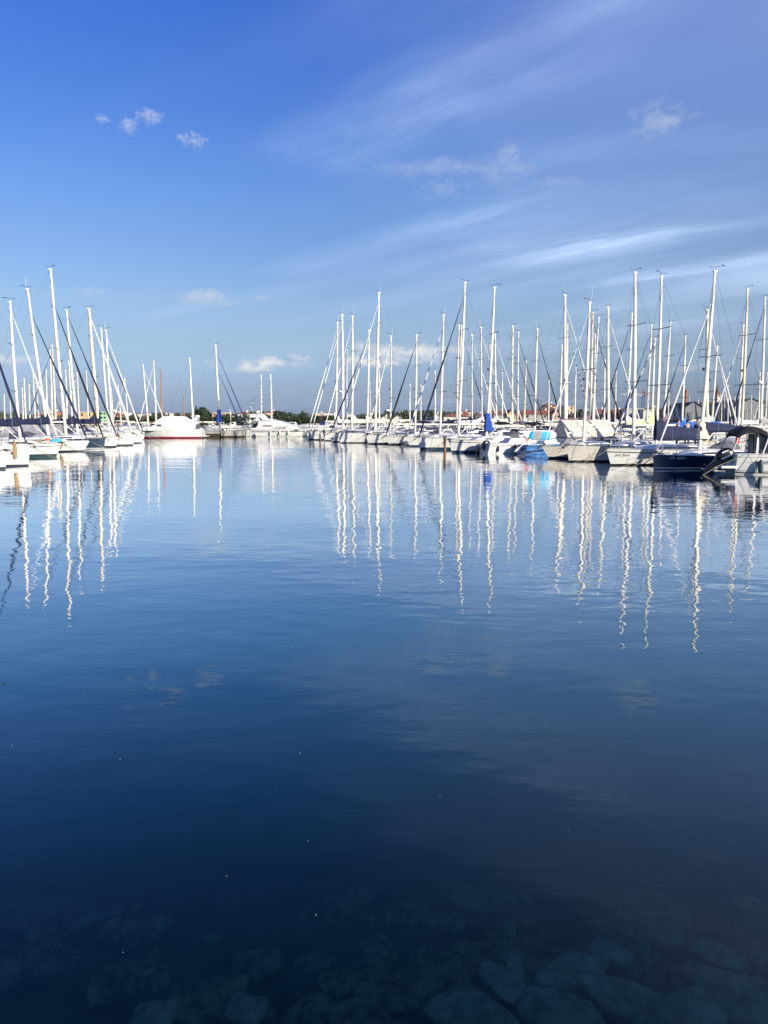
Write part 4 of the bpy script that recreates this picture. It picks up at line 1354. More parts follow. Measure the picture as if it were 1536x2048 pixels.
MB().prism([(xb - 0.25, 2.29), (xb + 2.2, 2.2), (xb + 2.0, 2.30), (xb - 0.2, 2.38)], -0.95, 0.95).build('cabin_roof', 'gel', t)
for sd in (1, -1):
    q = lambda x, z: (x, sd * (0.995 - 0.137 * (z - 0.95) / 1.31), z)
    MB().add([q(xb + 0.15, 1.08), q(xb + 1.2, 1.15), q(xb + 1.1, 2.08), q(xb + 0.15, 2.12)], [(0, 1, 2, 3)]).build('side_window', 'glass', cab)
    MB().add([q(xb + 1.32, 1.2), q(xb + 2.4, 1.2), q(xb + 1.75, 2.04), q(xb + 1.28, 2.06)], [(0, 1, 2, 3)]).build('side_window', 'glass', cab)
MB().box((xb - 0.035, -0.84, 1.0), (xb - 0.012, 0.55, 2.14)).build('cabin_door', 'glass', cab)
rings = []
for i in range(19):
    y = -0.62 + 0.80 * i / 18
    rings.append([(xb - 0.06 - 0.025 * math.sin(i * 1.9), y, 1.0), (xb - 0.06 - 0.025 * math.sin(i * 1.9 + 0.4), y, 2.12)])
MB().loft(rings).build('curtain', 'greyc', cab)
# folded bimini: a soft roll of canvas arched over the cockpit on white poles
rings = []
for i in range(25):
    f = i / 24
    x = -Lm - 0.02 + 1.55 * f
    z = 1.90 + 0.58 * math.sin(PI * (0.03 + 0.94 * f)) ** 0.5
    rings.append([(x, y, z + 0.05 * (1 - (y / 1.05) ** 2) - (0.12 if abs(y) > 1.0 else 0) + 0.012 * math.sin(i * 1.7 + y * 4)) for y in (-1.06, -0.98, -0.6, 0, 0.6, 0.98, 1.06)])
top = MB().loft(rings)
top.loft([[(x + (0.10 if k_ == 0 else -0.10 if k_ == 24 else 0), y, z - 0.15) for x, y, z in r_] for k_, r_ in enumerate(rings)])
for yy in (-1.06, 1.06):
    top.loft([[(r_[0][0], yy, r_[0][2]), (r_[0][0], yy, r_[0][2] - 0.15)] for r_ in rings])
top.build('bimini', 'blackc', t)
for sd in (1, -1):
    MB().tube([(-Lm - 0.30, sd * 1.06, 1.04), (-Lm + 0.02, sd * 1.06, 1.92)], 0.03, 6).build('bimini_pole', 'fend', t)
    MB().tube([(-Lm + 1.22, sd * 1.08, 1.02), (-Lm + 1.50, sd * 1.06, 1.98)], 0.05, 6).build('bimini_pole', 'fend', t)
outboard(t, -Lm - 0.62, 0.60, 1.22, math.radians(47), 'black', -0.15)
MB().box((-Lm - 0.52, -0.32, 0.34), (-Lm + 0.02, 0.02, 0.60)).build('engine_bracket', 'gel', t)
fender(t, Hm_, 0.845, -1, 'fendt', 1.15, 0.74)
MB().tube([Hm_.pt(0.95, 1, -1), (-Lm - 1.0, -1.3, 0.45), (-Lm - 1.9, -1.5, -0.1)], 0.018, 5).build('mooring_line', 'rope', t)
MB().tube([Hm_.pt(0.93, 1, -1), Vector((-Lm + 0.8, -1.5, 0.4)), (-Lm + 0.7, -1.9, -0.1)], 0.014, 5).build('mooring_line', 'rope', t)
MB().lathe([(0.035, 0), (0.035, 0.02)], (-Lm - 0.02, -0.55, 0.25), 8, 0, 'x').build('drain', 'black', t)

# small open boat between the blue cover boat and the paddleboard boat
def small_boat(stern_px, L, B, Fb, label, hullm, engine, es, tilt, **k):
    s = ground(*stern_px)
    off = nside * -(B * 0.45)
    t = thing('motorboat', (s.x + hM.x * L + off.x, s.y + hM.y * L + off.y, 0), math.atan2(hM.y, hM.x), label, 'motorboat')
    H = Hull(L, B, Fb, 0.45, 0.12, 2.2, 0.9, 0.18)
    H.mesh(t, [hullm, 'black', k.get('anti', hullm)], False, False)
    H.deck(t, k.get('deck', 'deckw'), k.get('rail', 'fend'))
    for side in (1, -1):
        MB().tube([H.pt(u, 0.80, side) for u in (0.05, .25, .4, .6, .8, .99)], 0.035, 6).build('rubbing_strake', k.get('strake', 'dgreyc'), t)
    MB().prism([(-L * 0.62, Fb * 0.8), (-L * 0.22, Fb * 0.8), (-L * 0.30, Fb + 0.34), (-L * 0.52, Fb + 0.38)], -B * 0.32, B * 0.32, 0, [1, 1, 0.8, 0.8]).build('cuddy', k.get('cud', 'deckw'), t)
    if engine:
        outboard(t, -L - 0.02, Fb * 0.62, es, tilt, engine, 0.0, False)
    return t, H


t6, H6 = small_boat((978, 908), 5.0, 2.1, 0.95, 'small white motorboat with tilted black outboard beside the blue covered mast', 'gel', 'black', 0.92, math.radians(52))
fender(t6, H6, 0.55, -1, 'fendb', 1.0, 0.9)
fender(t6, H6, 0.86, -1, 'fendb', 0.8, 0.75)
MB().torus((-0.9, -0.35, 1.35), 0.26, 0.085, (0.6, -0.8, 0.1), 20, 8).build('life_ring', 'pink', t6)
t5, H5 = small_boat((1053, 909.5), 4.4, 1.9, 0.92, 'small sky blue boat half hidden beside the paddleboard boat', 'bluehull', 'fend', 0.72, math.radians(58), anti='anti', rail='fend', strake='stripe', cud='gel')
fender(t5, H5, 0.40, -1, 'fend', 0.8, 0.7)

# paddleboard standing on edge along the guard rail
r, H = R['sup']
hd = HR
pb = at_depth(1082, 871, r.location.y + 1.6)
rings = []
n = 24
for i in range(n + 1):
    f = i / n
    x = -1.62 + 3.24 * f
    w_ = 0.40 * (1 - abs(2 * f - 1) ** 2.6) ** 0.6 + 0.004
    zz = 0.10 * (abs(2 * f - 1) ** 3)
    rings.append([(x, zz + 0.06 * math.sin(a), w_ * math.cos(a)) for a in [2 * PI * k / 14 for k in range(14)]])
b = MB().loft(rings, True, True)
b.m = []
for i in range(n):
    for j in range(14):
        f = (i + 0.5) / n
        zc = math.cos(2 * PI * (j + 0.5) / 14)
        if 0.16 < f < 0.30 and abs(zc) < 0.86:
            b.m.append(1)
        elif 0.30 <= f < 0.52 and abs(zc) < 0.86:
            b.m.append(2)
        elif 0.52 <= f < 0.74 and abs(zc) < 0.9:
            b.m.append(1)
        else:
            b.m.append(0)
b.m += [0, 0]
o = b.build('paddleboard', ['fend', 'cyan', 'greyc'])
o.location = pb
o.rotation_euler = (math.radians(12), math.radians(2), math.atan2(0.357, 0.934))
tag(o, 'cyan, grey and white paddleboard standing on edge on the cream sailboat', 'paddleboard')
# grey tarpaulin heap on the same foredeck
def tarp_heap(root, x, y, z, lx, ly, lz, matn, name, label, cat, seed=1, sq=1.0):
    bm = bmesh.new()
    bmesh.ops.create_icosphere(bm, subdivisions=4, radius=1)
    for v in bm.verts:
        p = v.co.copy()
        p = Vector([math.copysign(abs(c_) ** sq, c_) for c_ in p])
        k = 1 + 0.22 * noise.noise(p * 2.0 + Vector((seed, 0, 0))) + 0.08 * noise.noise(p * 6 + Vector((seed, 5, 0)))
        v.co = Vector((p.x * lx * k, p.y * ly * k, max(p.z, -0.15) * lz * k))
    me = bpy.data.meshes.new(name)
    bm.to_mesh(me)
    bm.free()
    for p in me.polygons:
        p.use_smooth = True
    me.materials.append(M[matn])
    o = bpy.data.objects.new(name, me)
    col.objects.link(o)
    wp = Matrix.Rotation(root.rotation_euler.z, 4, 'Z') @ Vector((x, y, z)) + root.location
    o.location = wp
    o.rotation_euler = (0, 0, root.rotation_euler.z)
    return tag(o, label, cat)


tarp_heap(r, -1.6, 0.25, 0.95, 0.8, 0.5, 0.48, 'greyc', 'tarpaulin', 'grey tarpaulin heaped on the foredeck in front of the paddleboard', 'tarpaulin', 3)
r7, H7 = R['navy']
tarp_heap(r7, -5.2, 0.1, 1.15, 1.0, 0.55, 0.42, 'dgreyc', 'dinghy', 'deflated grey dinghy bundled on the navy sailboat', 'dinghy', 8)
tarp_heap(R['tall'][0], -7.0, 0.3, 1.5, 0.9, 0.8, 0.55, 'greyc', 'tarpaulin', 'round grey canvas bundle on the biggest sailboat', 'tarpaulin', 5)
tl = Lf['teal'][0]
tarp_heap(tl, 0.1, -0.15, 1.22, 0.40, 0.16, 0.20, 'cyan', 'bag', 'blue bag on the bow of the teal bottomed boat', 'bag', 4, 0.45)
tarp_heap(tl, -0.5, -0.2, 1.30, 0.20, 0.12, 0.14, 'orange', 'bag', 'orange bag next to the blue one on the bow', 'bag', 6, 0.6)
tarp_heap(tl, 0.0, 0.15, 1.44, 0.22, 0.12, 0.07, 'pink', 'towel', 'pink towel on top of the blue bag', 'towel', 9, 0.6)
# shade awning lying on the white boat beyond, black boom covers
# ---------------------------------------------------------------- rope hanks on the left bows
def hank(root, H, u, side, ln, matn, label, seed=0, wide=0.10):
    rg = random.Random(seed)
    p = H.pt(u, 1.0, side) + Vector((0, side * 0.06, 0.28))
    b = MB()
    pts = []
    n = 9
    for k in range(n):
        dx = wide * (k / (n - 1) - 0.5) * 2
        l_ = ln * rg.uniform(0.82, 1.0)
        a = [(p.x + dx * 0.5, p.y + side * 0.02 * k, p.z), (p.x + dx, p.y + side * (0.05 + 0.012 * k), p.z - l_ * 0.5), (p.x + dx * 0.7, p.y + side * 0.05, p.z - l_), (p.x + dx * 0.7 + 0.05, p.y + side * 0.05, p.z - l_ + 0.02),
             (p.x + dx + 0.07, p.y + side * (0.06 + 0.012 * k), p.z - l_ * 0.5), (p.x + dx * 0.5 + 0.02, p.y + side * 0.02 * k, p.z)]
        pts += a
    b.tube(pts, 0.020, 5)
    b.torus((p.x, p.y + side * 0.05, p.z - ln * 0.2), wide * 1.1, 0.03, (0, 0.1, 1), 14, 6)
    o = b.build('rope_hank', matn)
    o.matrix_world = Matrix.Translation(root.location) @ Matrix.Rotation(root.rotation_euler.z, 4, 'Z')
    return tag(o, label, 'rope', 'ropes hung from the bows')


hank(Lf['tan'][0], Lf['tan'][1], 0.075, -1, 1.15, 'tan', 'long tan rope hank hanging down the white topsides', 1, 0.09)
hank(Lf['loop'][0], Lf['loop'][1], 0.36, -1, 0.95, 'tan', 'wide loose coil of tan rope before the navy jib boat', 2, 0.26)
hank(Lf['loop'][0], Lf['loop'][1], 0.20, -1, 0.85, 'tan', 'narrow tan rope hank nearer the bow of the navy jib boat', 3, 0.08)
hank(Lf['rust'][0], Lf['rust'][1], 0.14, -1, 0.95, 'rust', 'rust red rope hank on the far white bow', 4, 0.10)

# wooden mooring posts standing in the water
for k, (px, py, pt, lb) in enumerate([(889, 907, 873, 'brown wooden mooring post by the white boat with navy jib'), (640, 884, 868, 'brown wooden mooring post at the far end of the long row')]):
    p = ground(px, py)
    z1 = at_depth(px, pt, p.y).z
    t = thing('mooring_post', p, 0.3 * k, lb, 'post', 'mooring posts')
    MB().tube([(0, 0, -3), (0.02, 0, 0.5), (0.0, 0.02, z1)], [0.13, 0.12, 0.115], 9).build('post', 'wood', t)
    MB().torus((0.0, 0.01, z1 * 0.62), 0.13, 0.035, (0.1, 0, 1), 16, 6).build('iron_band', 'dark', t)

# ---------------------------------------------------------------- the two motor yachts and the mole between
def profile_yacht(px_bow, px_stern, wl, name, label, B, sheer_bow, sheer_stern, ov, redboot, hd):
    D = CAM_H * F_PX / (wl - HOR)
    p_b = ground(px_bow, wl)
    L = abs(px_stern - px_bow) * D / F_PX / abs(hd.x)
    t = thing('motor_yacht', (p_b.x, p_b.y, 0), math.atan2(hd.y, hd.x), label, 'motor yacht')
    return t, L, D


h1 = Vector((-0.995, -0.10, 0)).normalized()
t, L, D = profile_yacht(287, 404, 876.3, 'y', 'white flybridge motor yacht with red waterline and white cover', 4.0, 0, 0, 0, True, h1)
k = D / F_PX
X = lambda px: (287 - px) * k           # bow is +x
Z = lambda py: (876.3 - py) * k
H1 = Hull(L, 3.9, Z(856), 0.75, -0.05, 2.6, 0.93, 0.22)
H1.mesh(t, ['gel', 'red', 'anti'], False, True, 0.0)
H1.deck(t, 'deckw', 'fend')
for side in (1, -1):
    MB().tube([H1.pt(u, 0.12, side) + Vector((0, side * 0.01, 0)) for u in (0.03, .1, .2, .35, .5, .7, .85, .99)], 0.085, 6).build('boot_stripe', 'red', t)
    MB().tube([H1.pt(u, 0.80, side) for u in (0.03, .1, .2, .35, .5, .7, .85, .99)], 0.022, 5).build('rubbing_strake', 'deckg', t)
MB().prism([(X(283), Z(857)), (X(300), Z(855)), (X(336), Z(853.5)), (X(336), Z(861)), (X(290), Z(861))], -1.45, 1.45).build('trunk_cabin', 'gel', t)
for q in (295.5, 306.5, 319):
    for sd in (1, -1):
        MB().lathe([(0.075, 0), (0.075, sd * 0.03)], (X(q), sd * 1.45, Z(857.8)), 10, 0, 'y').build('porthole', 'glass', t)
hs_ = MB().prism([(X(300), Z(857)), (X(316), Z(847)), (X(393), Z(847)), (X(405), Z(860)), (X(300), Z(861))], -1.75, 1.75, 0, [1, 0.88, 0.88, 1, 1]).build('deckhouse', 'gel', t)
for sd in (1, -1):
    y = lambda z: sd * (1.75 - 0.21 * (z - Z(860)) / (Z(847) - Z(860)) + 0.018)
    for poly in ([(313, 853.6), (318.5, 848.6), (326, 848.6), (326, 853.6)], [(303.2, 853.2), (309.5, 847.3), (315.5, 847.3), (310.5, 853.2)]):
        MB().add([(X(a), y(Z(c)), Z(c)) for a, c in poly], [tuple(range(len(poly)))]).build('window', 'glass', hs_)
    MB().add([(X(a), y(Z(c)), Z(c)) for a, c in [(330, 854.5), (331, 850), (380, 850), (381, 854.5)]], [(0, 1, 2, 3)]).build('window_cover', 'whitec', hs_)
fb = MB().prism([(X(309), Z(847)), (X(331), Z(832.6)), (X(369), Z(832.6)), (X(385), Z(841)), (X(397), Z(847.2))], -1.55, 1.55, 0, [1, 0.8, 0.8, 0.92, 1]).build('flybridge_cover', 'whitec', t)
for sd in (1, -1):
    yy = lambda z: sd * (1.57 - 0.31 * (z - Z(847)) / (Z(832.6) - Z(847)))
    MB().add([(X(a), yy(Z(c)) + sd * 0.0, Z(c)) for a, c in [(320, 843.5), (331.5, 833.6), (336.5, 833.6), (334, 843.5)]], [(0, 1, 2, 3)]).build('clear_panel', 'clear', fb)
MB().prism([(X(380), Z(842)), (X(392), Z(836)), (X(398), Z(837.5)), (X(393), Z(843))], -1.5, 1.5, 0, [1, 0.9, 0.9, 1]).build('radar_arch', 'gel', t)
MB().lathe([(0.2, -0.2), (0.42, -0.15), (0.42, 0.15), (0.2, 0.25)], (X(395), 0.3, Z(833)), 12).build('radar_dome', 'fend', t)
MB().lathe([(0.2, -0.1), (0.35, -0.08), (0.35, 0.08), (0.2, 0.1)], (X(385), -0.4, Z(833.5)), 12).build('radar_dome', 'fend', t)
MB().tube([(X(388), 0.8, Z(838)), (X(388), 0.8, Z(829))], 0.05, 6).build('light_mast', 'fend', t)
MB().prism([(X(402), Z(873)), (X(415), Z(873)), (X(415), Z(871.2)), (X(402), Z(871))], -1.6, 1.6).build('swim_platform', 'gel', t)
y1_ = t
for q in (339, 352, 366):      # seams and tie-downs of the cover
    MB().tube([(X(q), sd * (1.58 - 0.31 * f), Z(847 - 14.4 * f)) for sd, f in ((-1, 0), (-1, .5), (-1, 1), (1, 1), (1, .5), (1, 0))], 0.022, 4).build('cover_seam', 'greyc', fb)
MB().prism([(X(393), Z(859)), (X(396), Z(849)), (X(402), Z(857)), (X(403), Z(859))], -1.80, 1.80).build('side_screen', 'dgreyc', t)
MB().tube([(X(406), 1.0, Z(872)), (X(406), 1.0, Z(863)), (X(411), 1.0, Z(866)), (X(413), 1.0, Z(872))], 0.04, 6).build('ladder', 'steel', t)

h2 = Vector((0.995, -0.10, 0)).normalized()
t, L, D = profile_yacht(606, 480, 873.3, 'y', 'white flybridge motor yacht with dark rubbing strip and hanging fenders', 4.2, 0, 0, 0, False, h2)
k = D / F_PX
X = lambda px: (px - 606) * k
Z = lambda py: (873.3 - py) * k
H2 = Hull(L, 4.1, Z(859.5), 0.75, 0.9, 2.6, 0.93, 0.20)
H2.mesh(t, ['gel', 'gel', 'anti'], False, False)
H2.deck(t, 'deckw', 'fend')
for side in (1, -1):
    MB().tube([H2.pt(u, 0.80, side) for u in (0.02, .1, .2, .35, .5, .7, .85)], 0.075, 6).build('rubbing_strake', 'black', t)
    MB().tube([H2.pt(u, 0.95, side) + Vector((0, 0, 0.5)) for u in (0.02, .1, .2, .35, .5)], 0.03, 5).build('guard_rail', 'steel', t)
for u in (0.26, 0.39, 0.54):
    fender(t, H2, u, -1, 'fend', 1.3, 0.95)
p = H2.pt(0.74, 0.4, -1)
MB().lathe([(0.05, -0.30), (0.22, -0.2), (0.30, 0), (0.22, 0.2), (0.06, 0.32)], (p.x, p.y - 0.28, 0.42), 12).build('buoy', 'fend', t)
hs2 = MB().prism([(X(502), Z(858)), (X(521), Z(842.5)), (X(560), Z(841.3)), (X(571), Z(845)), (X(600), Z(854.5)), (X(604), Z(858.5))], -1.7, 1.7, 0, [1, 0.85, 0.85, 0.9, 1, 1]).build('deckhouse', 'gel', t)
for sd in (1, -1):
    y = lambda z: sd * (1.7 - 0.255 * (z - Z(858)) / (Z(842) - Z(858)) + 0.02)
    MB().add([(X(a), y(Z(c)), Z(c)) for a, c in [(505.5, 855.5), (509, 846.5), (520.5, 846), (515, 855.5)]], [(0, 1, 2, 3)]).build('window', 'glass', hs2)
    MB().add([(X(a), y(Z(c)), Z(c)) for a, c in [(527, 854), (529, 849.5), (546, 849.5), (549, 854)]], [(0, 1, 2, 3)]).build('window', 'greyc', hs2)
    MB().tube([(X(490), sd * 1.5, Z(862)), (X(500), sd * 1.5, Z(843.5))], 0.06, 6).build('awning_post', 'steel', t)
MB().prism([(X(487), Z(843)), (X(524), Z(842)), (X(524), Z(840.8)), (X(488), Z(842))], -1.75, 1.75).build('awning', 'gel', t)
MB().prism([(X(513), Z(840.5)), (X(517), Z(827.5)), (X(524), Z(828)), (X(534), Z(840.5)), (X(528), Z(841)), (X(520), Z(833)), (X(519), Z(841))], -1.5, 1.5, 0, [1, .85, .85, 1, 1, .9, 1]).build('radar_arch', 'gel', t)
MB().box((X(501), -1.3, Z(835)), (X(515), 1.3, Z(828))).build('tender', 'fend', t)
MB().box((X(509), -1.2, Z(840.8)), (X(521), 1.2, Z(837.5))).build('flybridge_seat', 'deckw', t)
MB().lathe([(0.1, 0), (0.35, 0.05), (0.35, 0.4), (0.15, 0.5)], (X(513), 0.2, Z(826.5)), 12).build('radar_dome', 'fend', t)
MB().prism([(X(533), Z(841)), (X(540), Z(837.5)), (X(549), Z(839)), (X(556), Z(841))], -1.3, 1.3, 0, [1, .8, .8, 1]).build('helm_console', 'gel', t)
MB().tube([(X(504), 0.5, Z(828)), (X(497), 0.5, Z(812))], 0.03, 5).build('antenna', 'fend', t)
MB().tube([(X(502), -0.9, Z(842)), (X(494), -0.9, Z(820))], 0.03, 5).build('antenna', 'fend', t)
MB().prism([(X(478), Z(872)), (X(495), Z(872)), (X(500), Z(860)), (X(492), Z(860)), (X(486), Z(866)), (X(478), Z(870.5))], -1.6, 1.6).build('stern_steps', 'gel2', t)
for sd in (0, 1):
    MB().tube([(X(482), -1.5 + sd * 1.2, Z(870)), (X(487), -1.5 + sd * 1.2, Z(860)), (X(494), -1.5 + sd * 1.2, Z(859))], 0.035, 5).build('stair_rail', 'steel', t)

def bow_rail(t, H, u1, n=6):
    for sd in (1, -1):
        us = [u1 * i / n for i in range(n + 1)]
        tp = [H.pt(max(u, 0.01), 1.0, sd) + Vector((0, -sd * 0.06, 0.62)) for u in us]
        b = MB().tube(tp, 0.03, 5)
        b.tube([q - Vector((0, 0, 0.3)) for q in tp], 0.018, 5)
        for q in tp:
            b.tube([q, q - Vector((0, 0, 0.62))], 0.022, 5)
        b.build('guard_rail', 'steel', t)


bow_rail(y1_, H1, 0.42)
bow_rail(t, H2, 0.46, 7)
# concrete mole between the yachts
p = ground(446, 874.6)
sc_ = p.y / F_PX
t = thing('mole', (p.x, p.y, 0), 0, 'low concrete mole with dark tide band between the motor yachts', 'mole')
wd = 35 * sc_
MB().box((-wd, 0, -3), (-0.3, 9, 0.62)).build('weedy_block', 'weed', t, False)
MB().box((-wd, -0.1, 0.624), (-0.3, 9.1, 1.0)).build('capping', 'conc', t, False)
MB().box((-0.25, -0.3, 0.25), (wd * 0.98, 9, 1.12)).build('block', 'conc', t, False)
MB().box((-0.25, -0.28, -3), (wd * 0.98, 8.98, 0.246)).build('weedy_foot', 'weed', t, False)
for q in (-8, -2, 6):
    MB().lathe([(0.1, 0), (0.09, 0.25), (0.16, 0.3), (0.12, 0.38)], (q * sc_, 0.6, 1.12 if q > -0.25 else 1.0), 8).build('bollard', 'dark', t)
t = thing('lamp_post', at_depth(462, 862, p.y + 3), 0, 'thin white lamp post on the mole', 'lamp post')
MB().tube([(0, 0, -0.6), (0, 0, 3.6)], 0.05, 6).build('pole', 'fend', t)
MB().box((-0.28, -0.1, 3.6), (0.12, 0.1, 3.7)).build('lamp_head', 'fend', t)

# ---------------------------------------------------------------- boats in the gap between the two rows
GM = 'masts in the gap between the rows'


def mid(top, base, D, facing, L, label, **o):
    h = Vector((facing * 0.97, 0.24 * facing, 0))
    mp = at_depth(base[0], 842, D)
    mp.z = 0
    tw = on_plane(top[0], top[1], mp, h)
    o.setdefault('near', False)
    sailboat(mp + h * (0.40 * L), h, L, L * 0.32, 1.15, 0.5, label, GM, tw, None, rw=1.5, wr=0.016, **o)


mid((431, 690), (440, 855), 137, 1, 12.5, 'white sailboat behind the mole with two blue furled jibs', jib='bluej', jib2='bluej', cover=None, gz=2.6, by=0.0, ns=2, mastcover='bluec', mcw=0.7, mcz=(2.6, 4.9), fs=0.93, ant=True, jr=0.075, wheel=True, hood='dgreyc', bim='dgreyc')
mid((286, 729), (297, 842), 168, 1, 9.5, 'sailboat of the crossed white jibs, paler mast beside the tall yacht bow', jib='whitec', ns=2, hood='greyc')
mid((307, 722), (312, 842), 172, -1, 9.5, 'sailboat with white jib crossing its neighbour, next to the brown mast', jib='whitec', ns=2)
mid((322, 742), (324, 842), 185, 1, 10, 'wooden boat with varnished brown mast behind the red striped yacht', mast_mat='mwood', ns=2, boom_mat='mwood', hull='navyhull')
mid((368, 790), (369, 842), 200, 1, 8.5, 'wooden boat with short brown mast over the white flybridge cover', mast_mat='mwood', ns=1, boom_mat='mwood')
mid((379, 716), (387, 842), 150, 1, 10.5, 'sailboat with thick bare white mast rising over the red striped yacht', ns=1, radar=0.16, vane=False, ant=False, boom=False, mr=0.13)
mid((522, 750), (522, 842), 165, -1, 9, 'sailboat with thin bare mast above the far yacht radar arch', ns=1, jib='dwstripe', jr=0.04, vane=False, ant=False)
mid((541, 749), (543, 842), 160, -1, 9, 'sailboat with thicker bare mast over the far yacht deckhouse', ns=1, jib='dwstripe', jr=0.04, vane=False, ant=False, mr=0.12)

# ---------------------------------------------------------------- small boats along the far quay
rg = random.Random(3)
GF = 'small boats along the far quay'


def cruiser_mesh(seed):
    rg = random.Random(seed)
    L = rg.uniform(6, 9.5)
    return L, Hull(L, L * 0.33, rg.uniform(0.9, 1.3), 0.6, 0, 2.4, 0.92, 0.2), rg


PLACES = ['under the dark trees', 'before the white houses', 'by the red roofs', 'in front of the tall cypress']
xs = [556, 566, 577, 588, 598, 606, 640, 652, 662, 690, 716, 728, 745, 765, 790, 803, 815, 850, 860, 470, 486, 452, 425, 408, 270, 255, 240, 228, 345, 330, 960, 1010, 1060]
for i, x in enumerate(xs):
    yq = 300 + rg.uniform(-14, 14) if x > 380 else 330
    L, H, rr = cruiser_mesh(100 + i)
    p = at_depth(x, 842, yq)
    a = rg.choice((0, PI)) + rg.uniform(-0.5, 0.5)
    c = rg.choice(['white', 'white', 'white', 'cream', 'navy'])
    kinds = rg.choice(['cuddy cabin', 'wheelhouse', 'canvas hood'])
    t = thing('cabin_boat', (p.x, p.y, 0), a, '%s small boat with %s on the far quay, %s from the left' % (c, kinds, ['1st', '2nd', '3rd'][sorted(xs).index(x)] if sorted(xs).index(x) < 3 else '%dth' % (sorted(xs).index(x) + 1) if sorted(xs).index(x) % 10 > 2 or sorted(xs).index(x) in (10, 11, 12) else '%d%s' % (sorted(xs).index(x) + 1, {0: 'st', 1: 'nd', 2: 'rd'}[sorted(xs).index(x) % 10])), 'boat', GF)
    H.mesh(t, [{'white': 'gel', 'cream': 'gel2', 'navy': 'navyhull'}[c], 'stripe', 'anti'])
    H.deck(t, 'deckw', 'fend')
    x0, x1 = -L * 0.30, -L * rr.uniform(0.55, 0.68)
    hh = rr.uniform(0.9, 1.5) if kinds != 'cuddy cabin' else 0.6
    zb = H.F * 0.85
    cb = MB().prism([(x0, zb), (x0 - 0.6, zb + hh), (x1 + 0.1, zb + hh * 1.02), (x1, zb)], -L * 0.12, L * 0.12, 0, [1, .85, .85, 1]).build('cabin', 'deckw' if kinds != 'canvas hood' else rr.choice(['navyc', 'bluec', 'greyc']), t)
    for sd in (1, -1):
        yy = sd * (L * 0.113 + 0.0)
        MB().add([(x0 - 0.45, sd * L * 0.1135 + sd * 0.02, zb + hh * 0.45), (x1 + 0.3, sd * L * 0.1135 + sd * 0.02, zb + hh * 0.45), (x1 + 0.3, sd * L * 0.106 + sd * 0.02, zb + hh * 0.82), (x0 - 0.62, sd * L * 0.106 + sd * 0.02, zb + hh * 0.82)], [(0, 1, 2, 3)]).build('window', 'glass', cb)
# ---------------------------------------------------------------- far shore: trees
def leafmat(name, c):
    m = mat(name, c, 0.7, 0, 0.45, 0.55)
    return m


LEAF = [leafmat('leaf_dark', (0.050, 0.080, 0.030)), leafmat('leaf_mid', (0.078, 0.112, 0.042)), leafmat('leaf_pine', (0.044, 0.074, 0.036)), leafmat('leaf_light', (0.115, 0.140, 0.055))]
MBARK = mat('bark', (0.10, 0.075, 0.05), 0.9, 0, 0.3, 5)


def crown_mesh(kind, seed, lm):
    rg = random.Random(seed)
    blobs = []
    if kind == 'cypress':
        for k in range(9):
            f = k / 8
            blobs.append((Vector((rg.uniform(-.1, .1), rg.uniform(-.1, .1), 1.2 + 8.4 * f)), Vector((0.95 * (1 - f) ** 0.6 + 0.2, 0.95 * (1 - f) ** 0.6 + 0.2, 1.1))))
    elif kind == 'pine':
        for k in range(11):
            a = rg.uniform(0, 6.28)
            r = 2.6 * rg.random() ** 0.5
            blobs.append((Vector((r * math.cos(a), r * math.sin(a), rg.uniform(5.6, 8.0) - 0.25 * r)), Vector((rg.uniform(1.1, 1.8), rg.uniform(1.1, 1.8), rg.uniform(0.6, 1.0)))))
    elif kind == 'cone':
        for k in range(10):
            f = k / 9
            for q in range(2):
                a = rg.uniform(0, 6.28)
                r = 1.4 * (1 - f)
                blobs.append((Vector((r * math.cos(a), r * math.sin(a), 1.8 + 7.4 * f)), Vector((1.3 * (1 - f) + 0.35,) * 2 + (0.8,))))
    else:
        for k in range(15):
            a = rg.uniform(0, 6.28)
            z = rg.uniform(2.0, 7.2)
            r = rg.random() ** 0.5 * (2.9 if z < 5.5 else 2.0)
            blobs.append((Vector((r * math.cos(a), r * math.sin(a), z)), Vector((rg.uniform(1.0, 1.7), rg.uniform(1.0, 1.7), rg.uniform(0.8, 1.4)))))
    vs, fs = [], []
    per = 1500 // len(blobs)
    for c, rad in blobs:
        for _ in range(per):
            d = Vector((rg.gauss(0, 1), rg.gauss(0, 1), rg.gauss(0, 1))).normalized() * rg.uniform(0.55, 1.08)
            p = c + Vector((d.x * rad.x, d.y * rad.y, d.z * rad.z))
            s = rg.uniform(0.14, 0.34)
            n = (d + Vector((rg.gauss(0, .6), rg.gauss(0, .6), rg.gauss(0, .6)))).normalized()
            a = n.orthogonal().normalized() * s
            b_ = n.cross(a) * rg.uniform(0.5, 1.0)
            o = len(vs)
            vs += [p - a - b_ * 0.4, p + a * 0.3 - b_, p + a, p - a * 0.2 + b_]
            fs.append((o, o + 1, o + 2, o + 3))
    me = bpy.data.meshes.new('crown')
    me.from_pydata([tuple(v) for v in vs], [], fs)
    me.materials.append(lm)
    tb = MB()
    ht = {'cypress': 8.0, 'pine': 6.6, 'cone': 7.5, 'round': 5.5}[kind]
    tb.tube([(0, 0, -0.5), (0.05, 0.05, ht * 0.35), (0.1, -0.05, ht * 0.7), (0.05, 0, ht)], [0.26, 0.20, 0.14, 0.05], 7)
    if kind in ('round', 'pine'):
        for k in range(5):
            a = k * 1.3 + rg.random()
            z = ht * rg.uniform(0.45, 0.75)
            tb.tube([(0.06, 0, z), (math.cos(a) * 0.9, math.sin(a) * 0.9, z + 0.7), (math.cos(a) * 1.9, math.sin(a) * 1.9, z + 1.2)], [0.11, 0.07, 0.03], 5)
    return me, tb


